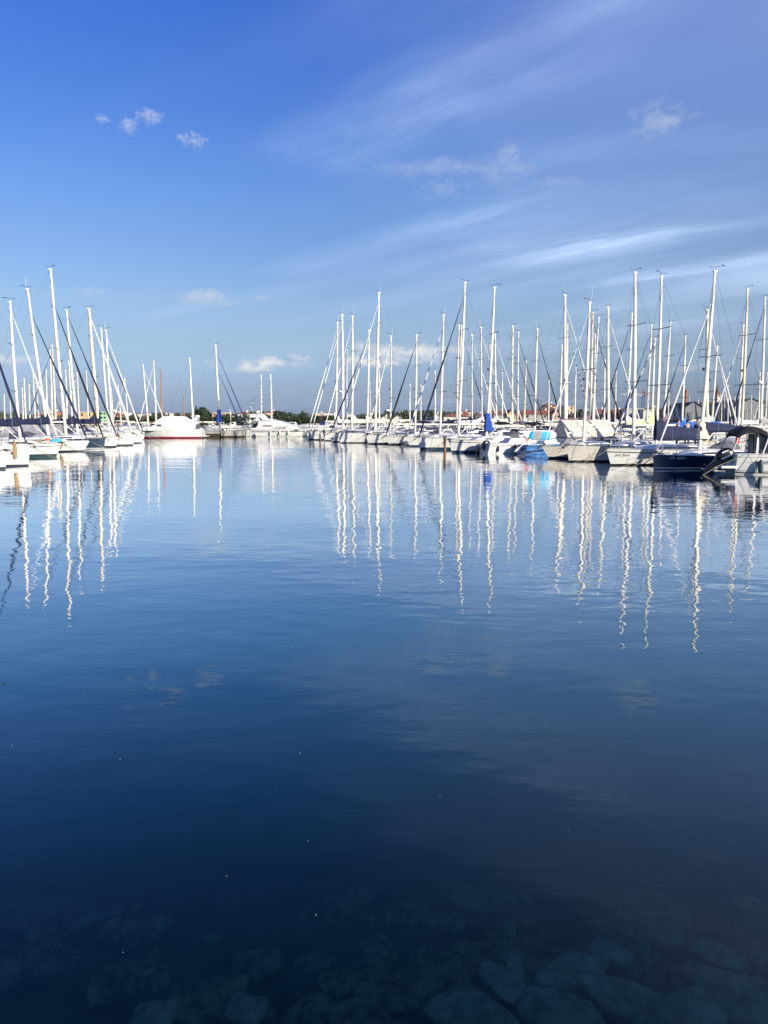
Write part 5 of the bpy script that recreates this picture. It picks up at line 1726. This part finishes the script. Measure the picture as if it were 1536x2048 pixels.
TREES = []
for i, (kd, lm) in enumerate([('round', 0), ('round', 1), ('round', 0), ('pine', 2), ('pine', 1), ('cypress', 0), ('cypress', 2), ('cone', 2), ('cone', 0), ('round', 3), ('round', 2)]):
    me, tb = crown_mesh(kd, 40 + i, LEAF[lm])
    tr = tb.build('trunk', MBARK)
    tm = tr.data
    bpy.data.objects.remove(tr)
    TREES.append((kd, me, tm))
TLAB = {'round': ['broad dark green tree in the far treeline', 'mid green bushy tree in the far treeline'], 'pine': ['flat topped dark pine in the far treeline'], 'cypress': ['slim dark cypress in the far treeline'], 'cone': ['pointed dark conifer in the far treeline']}


def tree(px, ytop, D, k, label=None, wide=1.0):
    kd, me, tm = TREES[k]
    p = at_depth(px, 842, D)
    ztop = at_depth(px, ytop, D).z
    s = max(0.45, (ztop - 1.2) / {'cypress': 10.4, 'pine': 8.6, 'cone': 9.8, 'round': 8.2}[kd])
    t = thing('tree', (p.x, p.y, 1.2), rgt.uniform(0, 6.28), label or TLAB[kd][0], 'tree', 'trees along the far shore')
    t.scale = (s * wide, s * wide, s)
    for nm, m_ in (('crown', me), ('trunk', tm)):
        o = bpy.data.objects.new(nm, m_)
        col.objects.link(o)
        o.parent = t


rgt = random.Random(21)
# heights of the skyline read along the photograph
ENV = [(0, 821), (14, 819), (40, 826), (62, 826), (90, 824), (120, 825), (150, 826), (200, 828), (240, 826), (262, 829), (330, 823), (340, 825), (352, 822), (365, 825), (395, 818), (402, 813), (412, 822), (420, 820), (430, 824), (445, 826), (468, 822), (478, 826), (492, 822), (500, 822), (512, 816), (520, 818), (535, 830), (555, 820), (562, 819), (577, 820), (592, 824), (602, 823), (612, 822), (622, 825), (650, 830), (668, 826), (700, 827), (716, 824), (736, 826), (750, 823), (762, 824), (776, 816), (795, 822), (808, 820), (820, 824), (836, 818), (846, 818), (858, 817), (874, 820), (888, 819), (900, 816), (928, 817), (960, 826), (990, 824), (1040, 818), (1060, 816), (1078, 820), (1150, 818), (1165, 817), (1180, 820), (1200, 826), (1240, 818), (1260, 820)]


def env(x):
    for (a, ya), (b_, yb) in zip(ENV, ENV[1:]):
        if a <= x <= b_:
            return ya + (yb - ya) * (x - a) / (b_ - a)
    return 826


x = 2
while x < 1270:
    D = rgt.uniform(345, 430) if x < 1000 else rgt.uniform(330, 400)
    k = rgt.choice([0, 1, 2, 0, 2, 3, 4, 7, 8, 10, 10, 9])
    yt = env(x) + rgt.uniform(-1.0, 3.0)
    tree(x, yt, D, k, None, rgt.uniform(0.9, 1.3))
    x += rgt.uniform(8, 15) if 330 < x < 640 or 700 < x < 960 else rgt.uniform(14, 26)
for (px, yt, k, lb) in [(393, 813, 5, 'slim dark cypress next to the thick bare white mast'), (402, 813, 3, 'tall flat topped pine right of the slim cypress'), (561, 819, 10, 'big round dark tree over the far yacht bow'), (577, 820, 2, 'round dark tree beside the biggest one over the yacht bow'),
                        (605, 821, 8, 'pointed conifer at the end of the long row'), (776, 816, 6, 'narrow dark cypress behind the mast with radar dome'), (808, 818, 0, 'dense dark tree right of the black furled jib'), (838, 817, 2, 'tall dark tree behind the striped jib'),
                        (795, 822, 5, 'thin cypress between the red roofs'), (856, 817, 10, 'wide dark tree beside the navy furled jib'), (1163, 817, 0, 'broad dark tree right of the pale tower block'), (1150, 821, 2, 'low broad tree under the pale tower block'), (1178, 820, 10, 'dark tree end of the clump by the tower block')]:
    tree(px, yt, 338 if px < 1000 else 320, k, lb, 1.25)
for i in range(46):
    px = 545 + i * 8.6 if i < 20 else (380 + (i - 20) * 7 if i < 36 else 225 + (i - 36) * 11)
    tree(px, rgt.uniform(829, 835), 335, rgt.choice([0, 1, 2, 10]), 'low bushy tree on the far waterfront', 1.6)

# ---------------------------------------------------------------- far shore: buildings
WALLS = dict(white=mat('plaster_white', (0.72, 0.69, 0.62), 0.9, 0, 0.06, 0.4), cream=mat('plaster_cream', (0.66, 0.54, 0.36), 0.9, 0, 0.07, 0.4), pink=mat('plaster_pink', (0.62, 0.40, 0.32), 0.9, 0, 0.07, 0.4), orange=mat('plaster_orange', (0.60, 0.24, 0.12), 0.9, 0, 0.08, 0.4),
             yellow=mat('plaster_yellow', (0.68, 0.55, 0.24), 0.9, 0, 0.06, 0.4), green=mat('plaster_green', (0.38, 0.66, 0.38), 0.9, 0, 0.06, 0.4), grey=mat('plaster_grey', (0.42, 0.41, 0.38), 0.9, 0, 0.07, 0.4), ochre=mat('plaster_ochre', (0.62, 0.46, 0.24), 0.9, 0, 0.08, 0.4), brick=mat('brick_red', (0.34, 0.14, 0.09), 0.9, 0, 0.12, 0.6))
MROOF = dict(red=mat('roof_tiles_red', (0.30, 0.085, 0.050), 0.9, 0, 0.25, 1.2), brown=mat('roof_tiles_brown', (0.20, 0.10, 0.065), 0.9, 0, 0.25, 1.2), flat=mat('roof_flat', (0.45, 0.43, 0.40), 0.9, 0, 0.1, 0.6), shed=mat('roof_sheet_brown', (0.13, 0.085, 0.065), 0.8, 0, 0.25, 0.4))


def corrug(name, c):
    m = mat(name, c, 0.7, 0.0, 0.12, 0.2)
    t = m.node_tree
    g = t.nodes.new('ShaderNodeTexCoord').outputs['Object']
    wv = t.nodes.new('ShaderNodeTexWave')
    wv.inputs['Scale'].default_value = 0.5
    wv.inputs['Distortion'].default_value = 1.2
    t.links.new(vmul(t, g, (1, 1, 0.02)), wv.inputs['Vector'])
    t.links.new(mixc(t, wv.outputs['Fac'], c, tuple(x * 0.6 for x in c)), t.nodes['Principled BSDF'].inputs['Base Color'])
    return m


MSHED = corrug('sheet_cladding_grey', (0.30, 0.31, 0.32))
MSHED2 = corrug('sheet_cladding_dark', (0.17, 0.18, 0.19))
WIN = None


def house(x0, x1, ye, yr, D, wall, roof, label, kind='gable', floors=2, cols=None, dep=9.0, name='house', base=1.2, chim=True):
    """x0,x1,ye eave,yr ridge in the photograph; D metres away"""
    k = D / F_PX
    cx = (x0 + x1) / 2
    p = at_depth(cx, 842, D)
    wd = (x1 - x0) * k / 2
    ze = (HOR - ye) * k + CAM_H - base
    zr = (HOR - yr) * k + CAM_H - base
    ze = max(ze, 2.6)
    zr = max(zr, ze + 0.05)
    t = thing(name, (p.x, p.y, base), 0, label, 'house' if name == 'house' else name.replace('_', ' '), 'houses on the far shore' if name == 'house' else None)
    wm_ = WALLS[wall] if isinstance(wall, str) else wall
    b = MB()
    if kind == 'gable_front':
        b.prism([(-wd, 0), (wd, 0), (wd, ze), (0, zr), (-wd, ze)], 0, dep)
    else:
        b.box((-wd, 0, -0.3), (wd, dep, ze))
    w_ = b.build('wall', wm_, t, False)
    rm = MROOF[roof]
    e = 0.35
    if kind == 'gable':
        b = MB().add([(-wd - e, -e, ze - 0.08), (wd + e, -e, ze - 0.08), (wd + e, dep + e, ze - 0.08), (-wd - e, dep + e, ze - 0.08), (-wd - e, dep / 2, zr), (wd + e, dep / 2, zr)], [(0, 1, 5, 4), (2, 3, 4, 5), (0, 4, 3), (1, 2, 5), (0, 3, 2, 1)])
        r_ = b.build('roof', rm, t, False)
    elif kind == 'hip':
        q = min(wd * 0.6, dep / 2)
        b = MB().add([(-wd - e, -e, ze - 0.08), (wd + e, -e, ze - 0.08), (wd + e, dep + e, ze - 0.08), (-wd - e, dep + e, ze - 0.08), (-wd + q, dep / 2, zr), (wd - q, dep / 2, zr)], [(0, 1, 5, 4), (2, 3, 4, 5), (0, 4, 3), (1, 2, 5), (0, 3, 2, 1)])
        r_ = b.build('roof', rm, t, False)
    elif kind == 'gable_front':
        b = MB()
        for s in (-1, 1):
            b.add([(s * (wd + e), -e, ze - 0.25), (0, -e, zr + 0.05), (0, dep + e, zr + 0.05), (s * (wd + e), dep + e, ze - 0.25), (s * (wd + e), -e, ze - 0.05), (0, -e, zr + 0.25), (0, dep + e, zr + 0.25), (s * (wd + e), dep + e, ze - 0.05)],
                  [(0, 1, 5, 4), (4, 5, 6, 7), (3, 2, 1, 0), (7, 6, 2, 3), (0, 4, 7, 3)])
        r_ = b.build('roof', rm, t, False)
    else:
        r_ = MB().box((-wd - 0.2, -0.2, ze + 0.002), (wd + 0.2, dep + 0.2, ze + 0.35)).build('roof', rm, t, False)
    if chim and kind != 'flat':
        MB().box((wd * 0.35, dep * 0.45, (ze + zr) / 2), (wd * 0.35 + 0.7, dep * 0.45 + 0.7, zr + 0.8)).build('chimney', WALLS['white'], r_, False)
    n = cols if cols is not None else max(2, int(wd * 2 / 3.2))
    me = None
    fh = ze / floors
    for f in range(floors):
        for i in range(n):
            x = -wd + (i + 0.5) * 2 * wd / n
            z = f * fh + fh * 0.38
            if me is None:
                o = MB().box((-0.45, -0.06, 0), (0.45, -0.01, min(1.3, fh * 0.45))).build('window', 'glass', t, False)
                me = o.data
            else:
                o = bpy.data.objects.new('window', me)
                col.objects.link(o)
                o.parent = t
            o.location = (x, 0, z)
    return t


for a in [
    (96, 112, 824, 822.5, 400, 'orange', 'red', 'orange house behind the navy sail covers', 'hip'), (64, 76, 832, 828, 380, 'pink', 'red', 'pink house low behind the left boats', 'gable'),
    (158, 186, 824.5, 823, 380, 'ochre', 'flat', 'long yellow building behind the slate blue boat', 'flat', 2), (200, 213, 824, 823, 375, 'green', 'flat', 'mint green building behind the left masts', 'flat', 3),
    (226, 239, 823, 821, 420, 'white', 'flat', 'tall white block right of the mint building', 'flat', 3), (226, 236, 831, 826, 360, 'pink', 'red', 'red roofed house in front of the tall white block', 'gable'),
    (242, 254, 826, 823, 410, 'white', 'flat', 'white house among the dark trees', 'flat', 2), (270, 292, 829, 827.5, 400, 'white', 'flat', 'long white flat roofed building under the blue hill', 'flat', 2),
    (276, 302, 836, 830, 350, 'cream', 'brown', 'cream house with brown hipped roof behind the crossed jibs', 'hip'), (331, 339, 827, 825.5, 420, 'white', 'flat', 'white block seen over the red striped yacht', 'flat', 2),
    (362, 383, 829, 826, 390, 'pink', 'flat', 'pale pink house behind the white flybridge cover', 'flat', 2), (425, 441, 826, 823.5, 410, 'pink', 'flat', 'pinkish block left of the blue furled jibs', 'flat', 3),
    (409, 414, 826, 824, 430, 'white', 'flat', 'tiny white house in the trees by the tall pine', 'flat', 2), (446, 462, 832, 828, 390, 'white', 'brown', 'white house beneath the blue furled jibs', 'hip'),
    (450, 462, 826, 824, 430, 'cream', 'flat', 'cream block above the white house', 'flat', 2), (476, 497, 828, 823.5, 400, 'white', 'red', 'white villa with low red roof by the far yacht', 'hip'), (524, 555, 825, 822, 420, 'pink', 'brown', 'broad pink villa above the far yacht deckhouse', 'hip', 2),
    (626, 648, 830, 826, 390, 'cream', 'flat', 'cream house with gable at the end of the long row', 'gable_front', 2), (646, 664, 828, 824.5, 400, 'white', 'flat', 'white modern house with dark window band', 'flat', 2), (632, 654, 836, 831, 350, 'pink', 'red', 'red roofed house below the white modern one', 'hip'),
    (694, 700, 829, 827, 380, 'white', 'flat', 'small white shed between the far masts', 'flat', 1), (738, 746, 829, 823, 390, 'white', 'brown', 'narrow white house beside the tallest mast', 'gable_front', 2), (758, 780, 834, 829, 380, 'pink', 'red', 'long red roofed house behind the boat with the radar dome', 'gable'),
    (762, 776, 838, 833, 330, 'white', 'flat', 'low white boathouse gable by the radar boat', 'gable_front', 1), (788, 803, 836, 832, 335, 'white', 'flat', 'white garage like house right of the radar boat', 'gable_front', 1), (797, 808, 829, 825, 400, 'cream', 'red', 'cream house with bright red roof among cypresses', 'hip'),
    (800, 816, 838, 834, 345, 'pink', 'red', 'low red roof behind the black furled jib', 'hip'), (813, 817, 827, 825, 410, 'white', 'flat', 'tiny white block by the dense tree', 'flat', 2), (822, 827, 828, 826, 400, 'white', 'flat', 'tiny white block beside the striped jib', 'flat', 2),
    (852, 880, 836, 833, 320, 'grey', 'flat', 'low grey hall behind the navy furled jib', 'flat', 1), (869, 878, 833, 827.5, 315, 'white', 'flat', 'small white gabled boathouse by the navy jib', 'gable_front', 1), (888, 940, 833.5, 827, 320, 'white', 'red', 'long red roofed hall behind the brown post boat', 'hip', 1),
    (922, 938, 830, 822, 340, 'white', 'red', 'taller red roofed house rising over the long hall', 'hip', 2), (934, 946, 826, 822, 350, 'cream', 'flat', 'cream block right of the red roofs', 'flat', 2), (955, 966, 831, 827, 340, 'white', 'red', 'white house left of the blue mast cover', 'hip', 2),
    (986, 1014, 830, 821, 330, 'grey', 'brown', 'grey house with brown roof right of the blue mast cover', 'gable', 2), (1014, 1032, 832, 820.5, 315, 'yellow', 'red', 'yellow gabled house right of the blue mast cover', 'gable_front', 2), (1028, 1042, 835, 826, 325, 'brick', 'red', 'brick house joined to the yellow gable', 'gable', 2),
    (1046, 1116, 829, 820.5, 330, 'grey', 'red', 'long terrace with red roof and white dormers', 'gable', 2), (1104, 1122, 829.5, 821, 300, 'pink', 'red', 'pink gabled house at the end of the terrace', 'gable_front', 2), (1078, 1116, 820, 813.5, 400, 'cream', 'brown', 'large hotel with stepped brown roof above the terrace', 'hip', 2),
    (1088, 1112, 813, 807, 410, 'pink', 'brown', 'upper storey of the hotel with brown roof', 'hip', 1), (1128, 1147, 813, 811, 370, 'cream', 'flat', 'pale tower block by the broad dark tree', 'flat', 4), (1190, 1216, 824, 818, 330, 'brick', 'red', 'red roofed house behind the dark furled jibs', 'hip', 2),
    (1226, 1250, 824, 819, 320, 'brick', 'red', 'dark red house left of the grey warehouse', 'gable', 2), (1286, 1322, 821, 819.5, 310, 'white', 'flat', 'long white warehouse below the crane', 'flat', 1), (1256, 1286, 819, 816.5, 315, 'grey', 'flat', 'grey warehouse below the crane', 'flat', 1),
    (1318, 1352, 822, 817, 290, 'ochre', 'red', 'sunlit ochre house behind the navy canvas peak', 'hip', 2), (1298, 1320, 818, 814.5, 360, 'grey', 'brown', 'brown roof over the white warehouse', 'hip', 1), (1336, 1350, 817, 812.5, 360, 'grey', 'red', 'red roof over the ochre house', 'gable', 1)]:
    house(*a)


def shed(x0, x1, ye, yr, D, m_, label, barrel=False, dep=30, doors=3):
    k = D / F_PX
    p = at_depth((x0 + x1) / 2, 842, D)
    wd = (x1 - x0) * k / 2
    ze, zr = (HOR - ye) * k + CAM_H - 1.2, (HOR - yr) * k + CAM_H - 1.2
    t = thing('boat_shed', (p.x, p.y, 1.2), math.radians(-6), label, 'shed', 'boatyard sheds')
    n = 12
    arc = [(-wd + 2 * wd * i / n, ze + (zr - ze) * (1 - abs(2 * i / n - 1) ** (2.0 if barrel else 1.0))) for i in range(n + 1)]
    MB().prism([(-wd, 0)] + [(x, z - 0.05) for x, z in arc] + [(wd, 0)], 0, dep).build('wall', m_, t, False)
    MB().loft([[(x * 1.02, -0.5, z + 0.03) for x, z in arc], [(x * 1.02, dep + 0.5, z + 0.03) for x, z in arc]]).build('roof', MROOF['shed'], t, False)
    for i in range(doors):
        x = -wd + (i + 0.5) * 2 * wd / doors
        MB().box((x - wd / doors * 0.55, -0.12, 0), (x + wd / doors * 0.55, -0.02, ze * 0.72)).build('door', MSHED2 if i % 2 == 0 else MSHED, t, False)
    return t


shed(1370, 1404, 815, 804, 262, MSHED, 'big grey boat shed left of the church tower', False, 26, 2)
house(1400, 1466, 816, 803.5, 285, MSHED2, 'shed', 'long dark brown roofed shed below the church tower', 'gable', 1, 6, 18, 'boat_shed', 1.2, False)
shed(1478, 1526, 808, 797.5, 250, MSHED, 'tall grey shed with brown roof beyond the black bimini', False, 30, 3)
shed(1524, 1580, 806, 800, 262, MSHED2, 'dark shed cut by the picture edge', True, 30, 2)
shed(1350, 1372, 822, 817, 300, MSHED2, 'low dark shed beside the ochre house', False, 20, 2)

# church tower
D = 520
k = D / F_PX
p = at_depth(1432, 842, D)
t = thing('church_tower', (p.x, p.y, 1.2), 0.4, 'white church tower with pointed brown spire', 'church tower')
zb = (HOR - 797) * k + 1.6
MB().box((-1.9, -1.9, 0), (1.9, 1.9, zb)).build('shaft', WALLS['cream'], t, False)
MB().box((-2.2, -2.2, zb), (2.2, 2.2, zb + 0.5)).build('cornice', WALLS['white'], t, False)
zt = (HOR - 790) * k + 1.6
MB().box((-1.7, -1.7, zb + 0.5), (1.7, 1.7, zt)).build('belfry', WALLS['pink'], t, False)
for (dx, dy) in ((0, -1), (0, 1), (1, 0), (-1, 0)):
    MB().box((dx * 1.72 - 0.5 * abs(dy) - 0.03, dy * 1.72 - 0.5 * abs(dx) - 0.03, zb + 0.9), (dx * 1.72 + 0.5 * abs(dy) + 0.03, dy * 1.72 + 0.5 * abs(dx) + 0.03, zt - 0.3)).build('belfry_opening', 'glass', t, False)
MB().lathe([(2.1, zt), (1.2, zt + 2.6), (0.04, (HOR - 770) * k + 1.6)], (0, 0, 0), 8).build('spire', MROOF['brown'], t, False)
# brick chimney
D = 330
p = at_depth(1369.5, 842, D)
t = thing('factory_chimney', (p.x, p.y, 1.2), 0, 'thin brick red chimney beside the big grey shed', 'chimney')
MB().lathe([(0.9, 0), (0.62, (HOR - 781) * D / F_PX + 1.6)], (0, 0, 0), 10).build('stack', WALLS['brick'], t)
MB().lathe([(0.72, 0), (0.72, 0.5)], (0, 0, (HOR - 783) * D / F_PX + 1.6), 10).build('rim', WALLS['brick'], t)

# tower crane in the distance
D = 620
k = D / F_PX
p = at_depth(1285, 842, D)
zt = (HOR - 791) * k + 1.6
t = thing('tower_crane', (p.x, p.y, 1.2), 0, 'distant tower crane with blue mast and red and white jib', 'crane')
MB_ = MB
mcb, mcr = mat('crane_blue', (0.05, 0.15, 0.42), 0.5), mat('crane_red', (0.55, 0.10, 0.08), 0.5)


def lattice(a, b_, w_, m_, name, r=0.16):
    a, b_ = Vector(a), Vector(b_)
    d = (b_ - a).normalized()
    u = Vector((0, 1, 0)) if abs(d.y) < 0.9 else Vector((1, 0, 0))
    v = d.cross(u)
    b = MB()
    n = max(2, int((b_ - a).length / (w_ * 1.3)))
    cs = [(u * i + v * j) * w_ / 2 for i, j in ((1, 1), (1, -1), (-1, -1), (-1, 1))]
    for c in cs:
        b.tube([a + c, b_ + c], r, 4)
    for i in range(n):
        p0, p1 = a.lerp(b_, i / n), a.lerp(b_, (i + 1) / n)
        for q in range(4):
            b.tube([p0 + cs[q], p1 + cs[(q + 1) % 4]], r * 0.6, 4)
    return b.build(name, m_, t)


lattice((0, 0, 0), (0, 0, zt), 1.9, mcb, 'crane_mast')
lattice((0, 0, zt), (-45 * k, 0, zt + 0.6), 1.3, 'fend', 'jib_boom', 0.13)
lattice((0, 0, zt), (22 * k, 0, zt + 0.3), 1.3, mcr, 'counter_jib', 0.15)
lattice((0, 0, zt), (0, 0, zt + 3.5), 1.2, mcr, 'tower_top')
MB().box((17 * k, -0.8, zt - 1.5), (21 * k, 0.8, zt - 0.1)).build('counterweight', 'conc', t, False)
# radio mast on the hotel roof
D = 420
p = at_depth(1082, 812, D)
t = thing('radio_mast', (p.x, p.y, 1.2), 0, 'thin grey radio mast above the hotel roof', 'mast')
lattice((0, 0, 0), (0, 0, (HOR - 796) * D / F_PX + 1.6), 0.5, 'wire', 'lattice_tower', 0.07)
MB().box((-0.7, -0.2, (HOR - 800) * D / F_PX + 1.6), (0.7, 0.2, (HOR - 797.5) * D / F_PX + 1.6)).build('aerial', 'wire', t, False)

# big blue tarpaulin over a boat behind the people
q = at_depth(1395, 842, 64)
rings = []
for i in range(12):
    f = i / 11
    z = 2.75 + 0.30 * math.sin(f * 9) * 0.3 - 0.25 * abs(f - 0.5)
    rings.append([(-2.6 + 5.2 * f, y, z - 1.1 * abs(y) ** 1.3 * 0.55 + 0.05 * math.sin(i * 2 + y * 3)) for y in (-1.3, -0.8, -0.35, 0, 0.35, 0.8, 1.3)])
o = MB().loft(rings).build('tarpaulin', 'tarp')
o.location = (q.x, q.y, 0)
o.rotation_euler = (0, 0, math.atan2(0.357, 0.934))
tag(o, 'bright blue tarpaulin stretched over a boom behind the three people', 'tarpaulin')


# ---------------------------------------------------------------- three people aboard
def person(loc, rz, label, top, hairm='hair', legs='jeans', lean=0.0, arm=0.5, cap=None, print_=False):
    t = thing('person', loc, rz, label, 'person', 'people standing aboard')
    V, E, Rr = [], [], []

    def add(p, r, par=None):
        V.append(p)
        Rr.append(r)
        if par is not None:
            E.append((par, len(V) - 1))
        return len(V) - 1
    # faces +x; pelvis first
    pel = add((0, 0, 0.95), (0.15, 0.115))
    wa = add((0.01, 0, 1.10), (0.135, 0.10), pel)
    ch = add((0.02 + lean, 0, 1.30), (0.165, 0.115), wa)
    sh = add((0.02 + lean * 1.3, 0, 1.44), (0.12, 0.09), ch)
    nk = add((0.03 + lean * 1.5, 0, 1.52), (0.055, 0.055), sh)
    hd = add((0.055 + lean * 1.8, 0, 1.62), (0.088, 0.10), nk)
    hd2 = add((0.05 + lean * 1.9, 0, 1.71), (0.082, 0.095), hd)
    add((0.03 + lean * 1.9, 0, 1.765), (0.05, 0.055), hd2)
    add((0.16 + lean * 1.9, 0, 1.625), (0.016, 0.018), hd)      # nose
    for s in (1, -1):
        add((0.045 + lean * 1.8, s * 0.098, 1.63), (0.016, 0.022), hd)      # ears
        hp = add((0, s * 0.10, 0.88), (0.095, 0.095), pel)
        kn = add((0.03, s * 0.11, 0.48), (0.06, 0.065), hp)
        an = add((0.0, s * 0.11, 0.09), (0.04, 0.045), kn)
        add((0.15, s * 0.12, 0.04), (0.04, 0.035), an)
        so = add((0.02 + lean * 1.3, s * 0.19, 1.41), (0.065, 0.06), sh)
        el = add((-0.02 + lean + arm * 0.05, s * 0.25, 1.13), (0.046, 0.046), so)
        wr = add((0.22 * arm + lean, s * 0.22, 0.95 + 0.18 * arm), (0.030, 0.032), el)
        pm = add((0.30 * arm + lean, s * 0.21, 0.90 + 0.20 * arm), (0.030, 0.038), wr)
        for i in range(4):
            f1 = add((0.36 * arm + lean + 0.01, s * (0.185 + 0.017 * i), 0.855 + 0.20 * arm), (0.009, 0.009), pm)
            add((0.38 * arm + lean, s * (0.185 + 0.016 * i), 0.815 + 0.20 * arm + 0.006 * abs(i - 1)), (0.008, 0.008), f1)
        th = add((0.33 * arm + lean + 0.03, s * 0.165, 0.90 + 0.20 * arm), (0.010, 0.010), wr)
        add((0.36 * arm + lean + 0.03, s * 0.16, 0.875 + 0.20 * arm), (0.009, 0.009), th)

    def skin(name, keep, grow, m_, sub=1):
        ids = [i for i in range(len(V)) if keep(i)]
        mp = {i: j for j, i in enumerate(ids)}
        me = bpy.data.meshes.new(name)
        me.from_pydata([V[i] for i in ids], [(mp[a], mp[b]) for a, b in E if a in mp and b in mp], [])
        o = bpy.data.objects.new(name, me)
        col.objects.link(o)
        o.parent = t
        md = o.modifiers.new('skin', 'SKIN')
        md.use_smooth_shade = True
        for j, i in enumerate(ids):
            me.skin_vertices[0].data[j].radius = (Rr[i][0] * grow, Rr[i][1] * grow)
            me.skin_vertices[0].data[j].use_root = (j == 0)
        s_ = o.modifiers.new('subdivision', 'SUBSURF')
        s_.levels = s_.render_levels = sub
        me.materials.append(M[m_])
        dg = bpy.context.evaluated_depsgraph_get()
        m2 = bpy.data.meshes.new_from_object(o.evaluated_get(dg))
        for p_ in m2.polygons:
            p_.use_smooth = True
        o.modifiers.clear()
        o.data = m2
        return o
    skin('body', lambda i: True, 1.0, 'skin', 2)
    arms = {i for i in range(len(V)) if abs(V[i][1]) > 0.15 and 0.9 < V[i][2] < 1.45 and Rr[i][0] > 0.029}
    skin('jacket', lambda i: i in (0, 1, 2, 3) or (i in arms and Rr[i][0] > 0.0301), 1.16, top)
    skin('trousers', lambda i: i == 0 or (V[i][2] < 0.9 and abs(V[i][1]) < 0.13 and V[i][2] > 0.06), 1.13, legs)
    hx = 0.03 + lean * 1.9
    bm = bmesh.new()
    bmesh.ops.create_icosphere(bm, subdivisions=3, radius=1)
    for v in list(bm.verts):
        if v.co.z < -0.55 or (v.co.x > 0.45 and v.co.z < 0.45):
            bm.verts.remove(v)
    for v in bm.verts:
        k_ = 1 + 0.06 * noise.noise(v.co * 4)
        v.co = Vector((v.co.x * 0.115 * k_ + hx, v.co.y * 0.108 * k_, v.co.z * 0.13 * k_ + 1.69))
    me = bpy.data.meshes.new('hair')
    bm.to_mesh(me)
    bm.free()
    for p_ in me.polygons:
        p_.use_smooth = True
    me.materials.append(M[hairm])
    o = bpy.data.objects.new('hair', me)
    col.objects.link(o)
    o.parent = t
    for s in (1, -1):
        MB().lathe([(0.004, -0.012), (0.013, -0.004), (0.013, 0.004), (0.004, 0.012)], (0.135 + lean * 1.9, s * 0.036, 1.655), 8).build('eye', 'black', t)
    MB().tube([(0.135 + lean * 1.9, 0.028, 1.572), (0.145 + lean * 1.9, 0, 1.574), (0.135 + lean * 1.9, -0.028, 1.572)], 0.007, 5).build('mouth', 'pink', t)
    return t


rJ, HJ = R['just']
def on_boat(px, zf, yoff):
    p = on_plane(px, 850, rJ.location, HR)
    p = p + Vector((HR.y, -HR.x, 0)) * yoff      # far side of the boom
    return (p.x, p.y, zf)


fx = math.atan2(0.357, 0.934)
pA = on_boat(1371, 1.10, 0.75)
tA = person(pA, fx - 0.5, 'person in dark jacket over light blue shirt, facing the other two', 'cloth_navy', arm=0.9)
MB().lathe([(0.11, 1.16), (0.115, 1.3), (0.08, 1.44)], (0.085, 0.0, 0), 10).build('shirt', 'cloth_blue', tA)
tB = person(on_boat(1393, 1.08, 0.8), fx + 1.25, 'person in black shirt with white print on the back', 'cloth_black', arm=0.8)
o = MB()
q = []
for a in range(18):
    an = 2 * PI * a / 18
    rr_ = 0.10 + 0.035 * math.cos(4 * an)
    q.append((-0.152, rr_ * math.cos(an) * 1.3, 1.28 + rr_ * math.sin(an) * 0.8))
o.add(q, [tuple(range(18))])
o.build('shirt_print', 'whitep', tB)
tC = person(on_boat(1409, 1.10, 0.6), fx + 3.4, 'person in dark jacket half hidden by the cream wrapped mast', 'cloth_navy', arm=0.5)
# dark umbrella hat over the first person: a folded black canopy behind
rings = []
for i in range(9):
    f = i / 8
    rings.append([(-0.75 + 1.25 * f, y, 2.78 + 0.16 * math.sin(PI * f) - 0.10 * y * y * 4) for y in (-0.55, -0.3, 0, 0.3, 0.55)])
o = MB().loft(rings).build('awning', 'blackc')
pp = Vector(pA) + Vector((0.2, 0.9, 0))
o.location = (pp.x, pp.y, 0.02)
o.rotation_euler = (0, 0, fx)
tag(o, 'small black awning behind the head of the first person', 'awning')
# red foam cushions hung on the rail beyond
p = on_plane(1476, 873, R['navy'][0].location, HR)
o = MB().lathe([(0.03, -0.62), (0.17, -0.5), (0.20, -0.1), (0.17, 0.35), (0.08, 0.5), (0.03, 0.55)], (0, 0, 0), 10).build('life_buoy', 'redp')
o.scale = (0.8, 0.5, 0.85)
pb2 = at_depth(1476, 876, 47.0)
o.location = pb2
o.rotation_euler = (0, math.radians(8), fx)
tag(o, 'red horseshoe life buoy hanging on the rail next to the bimini', 'life buoy')
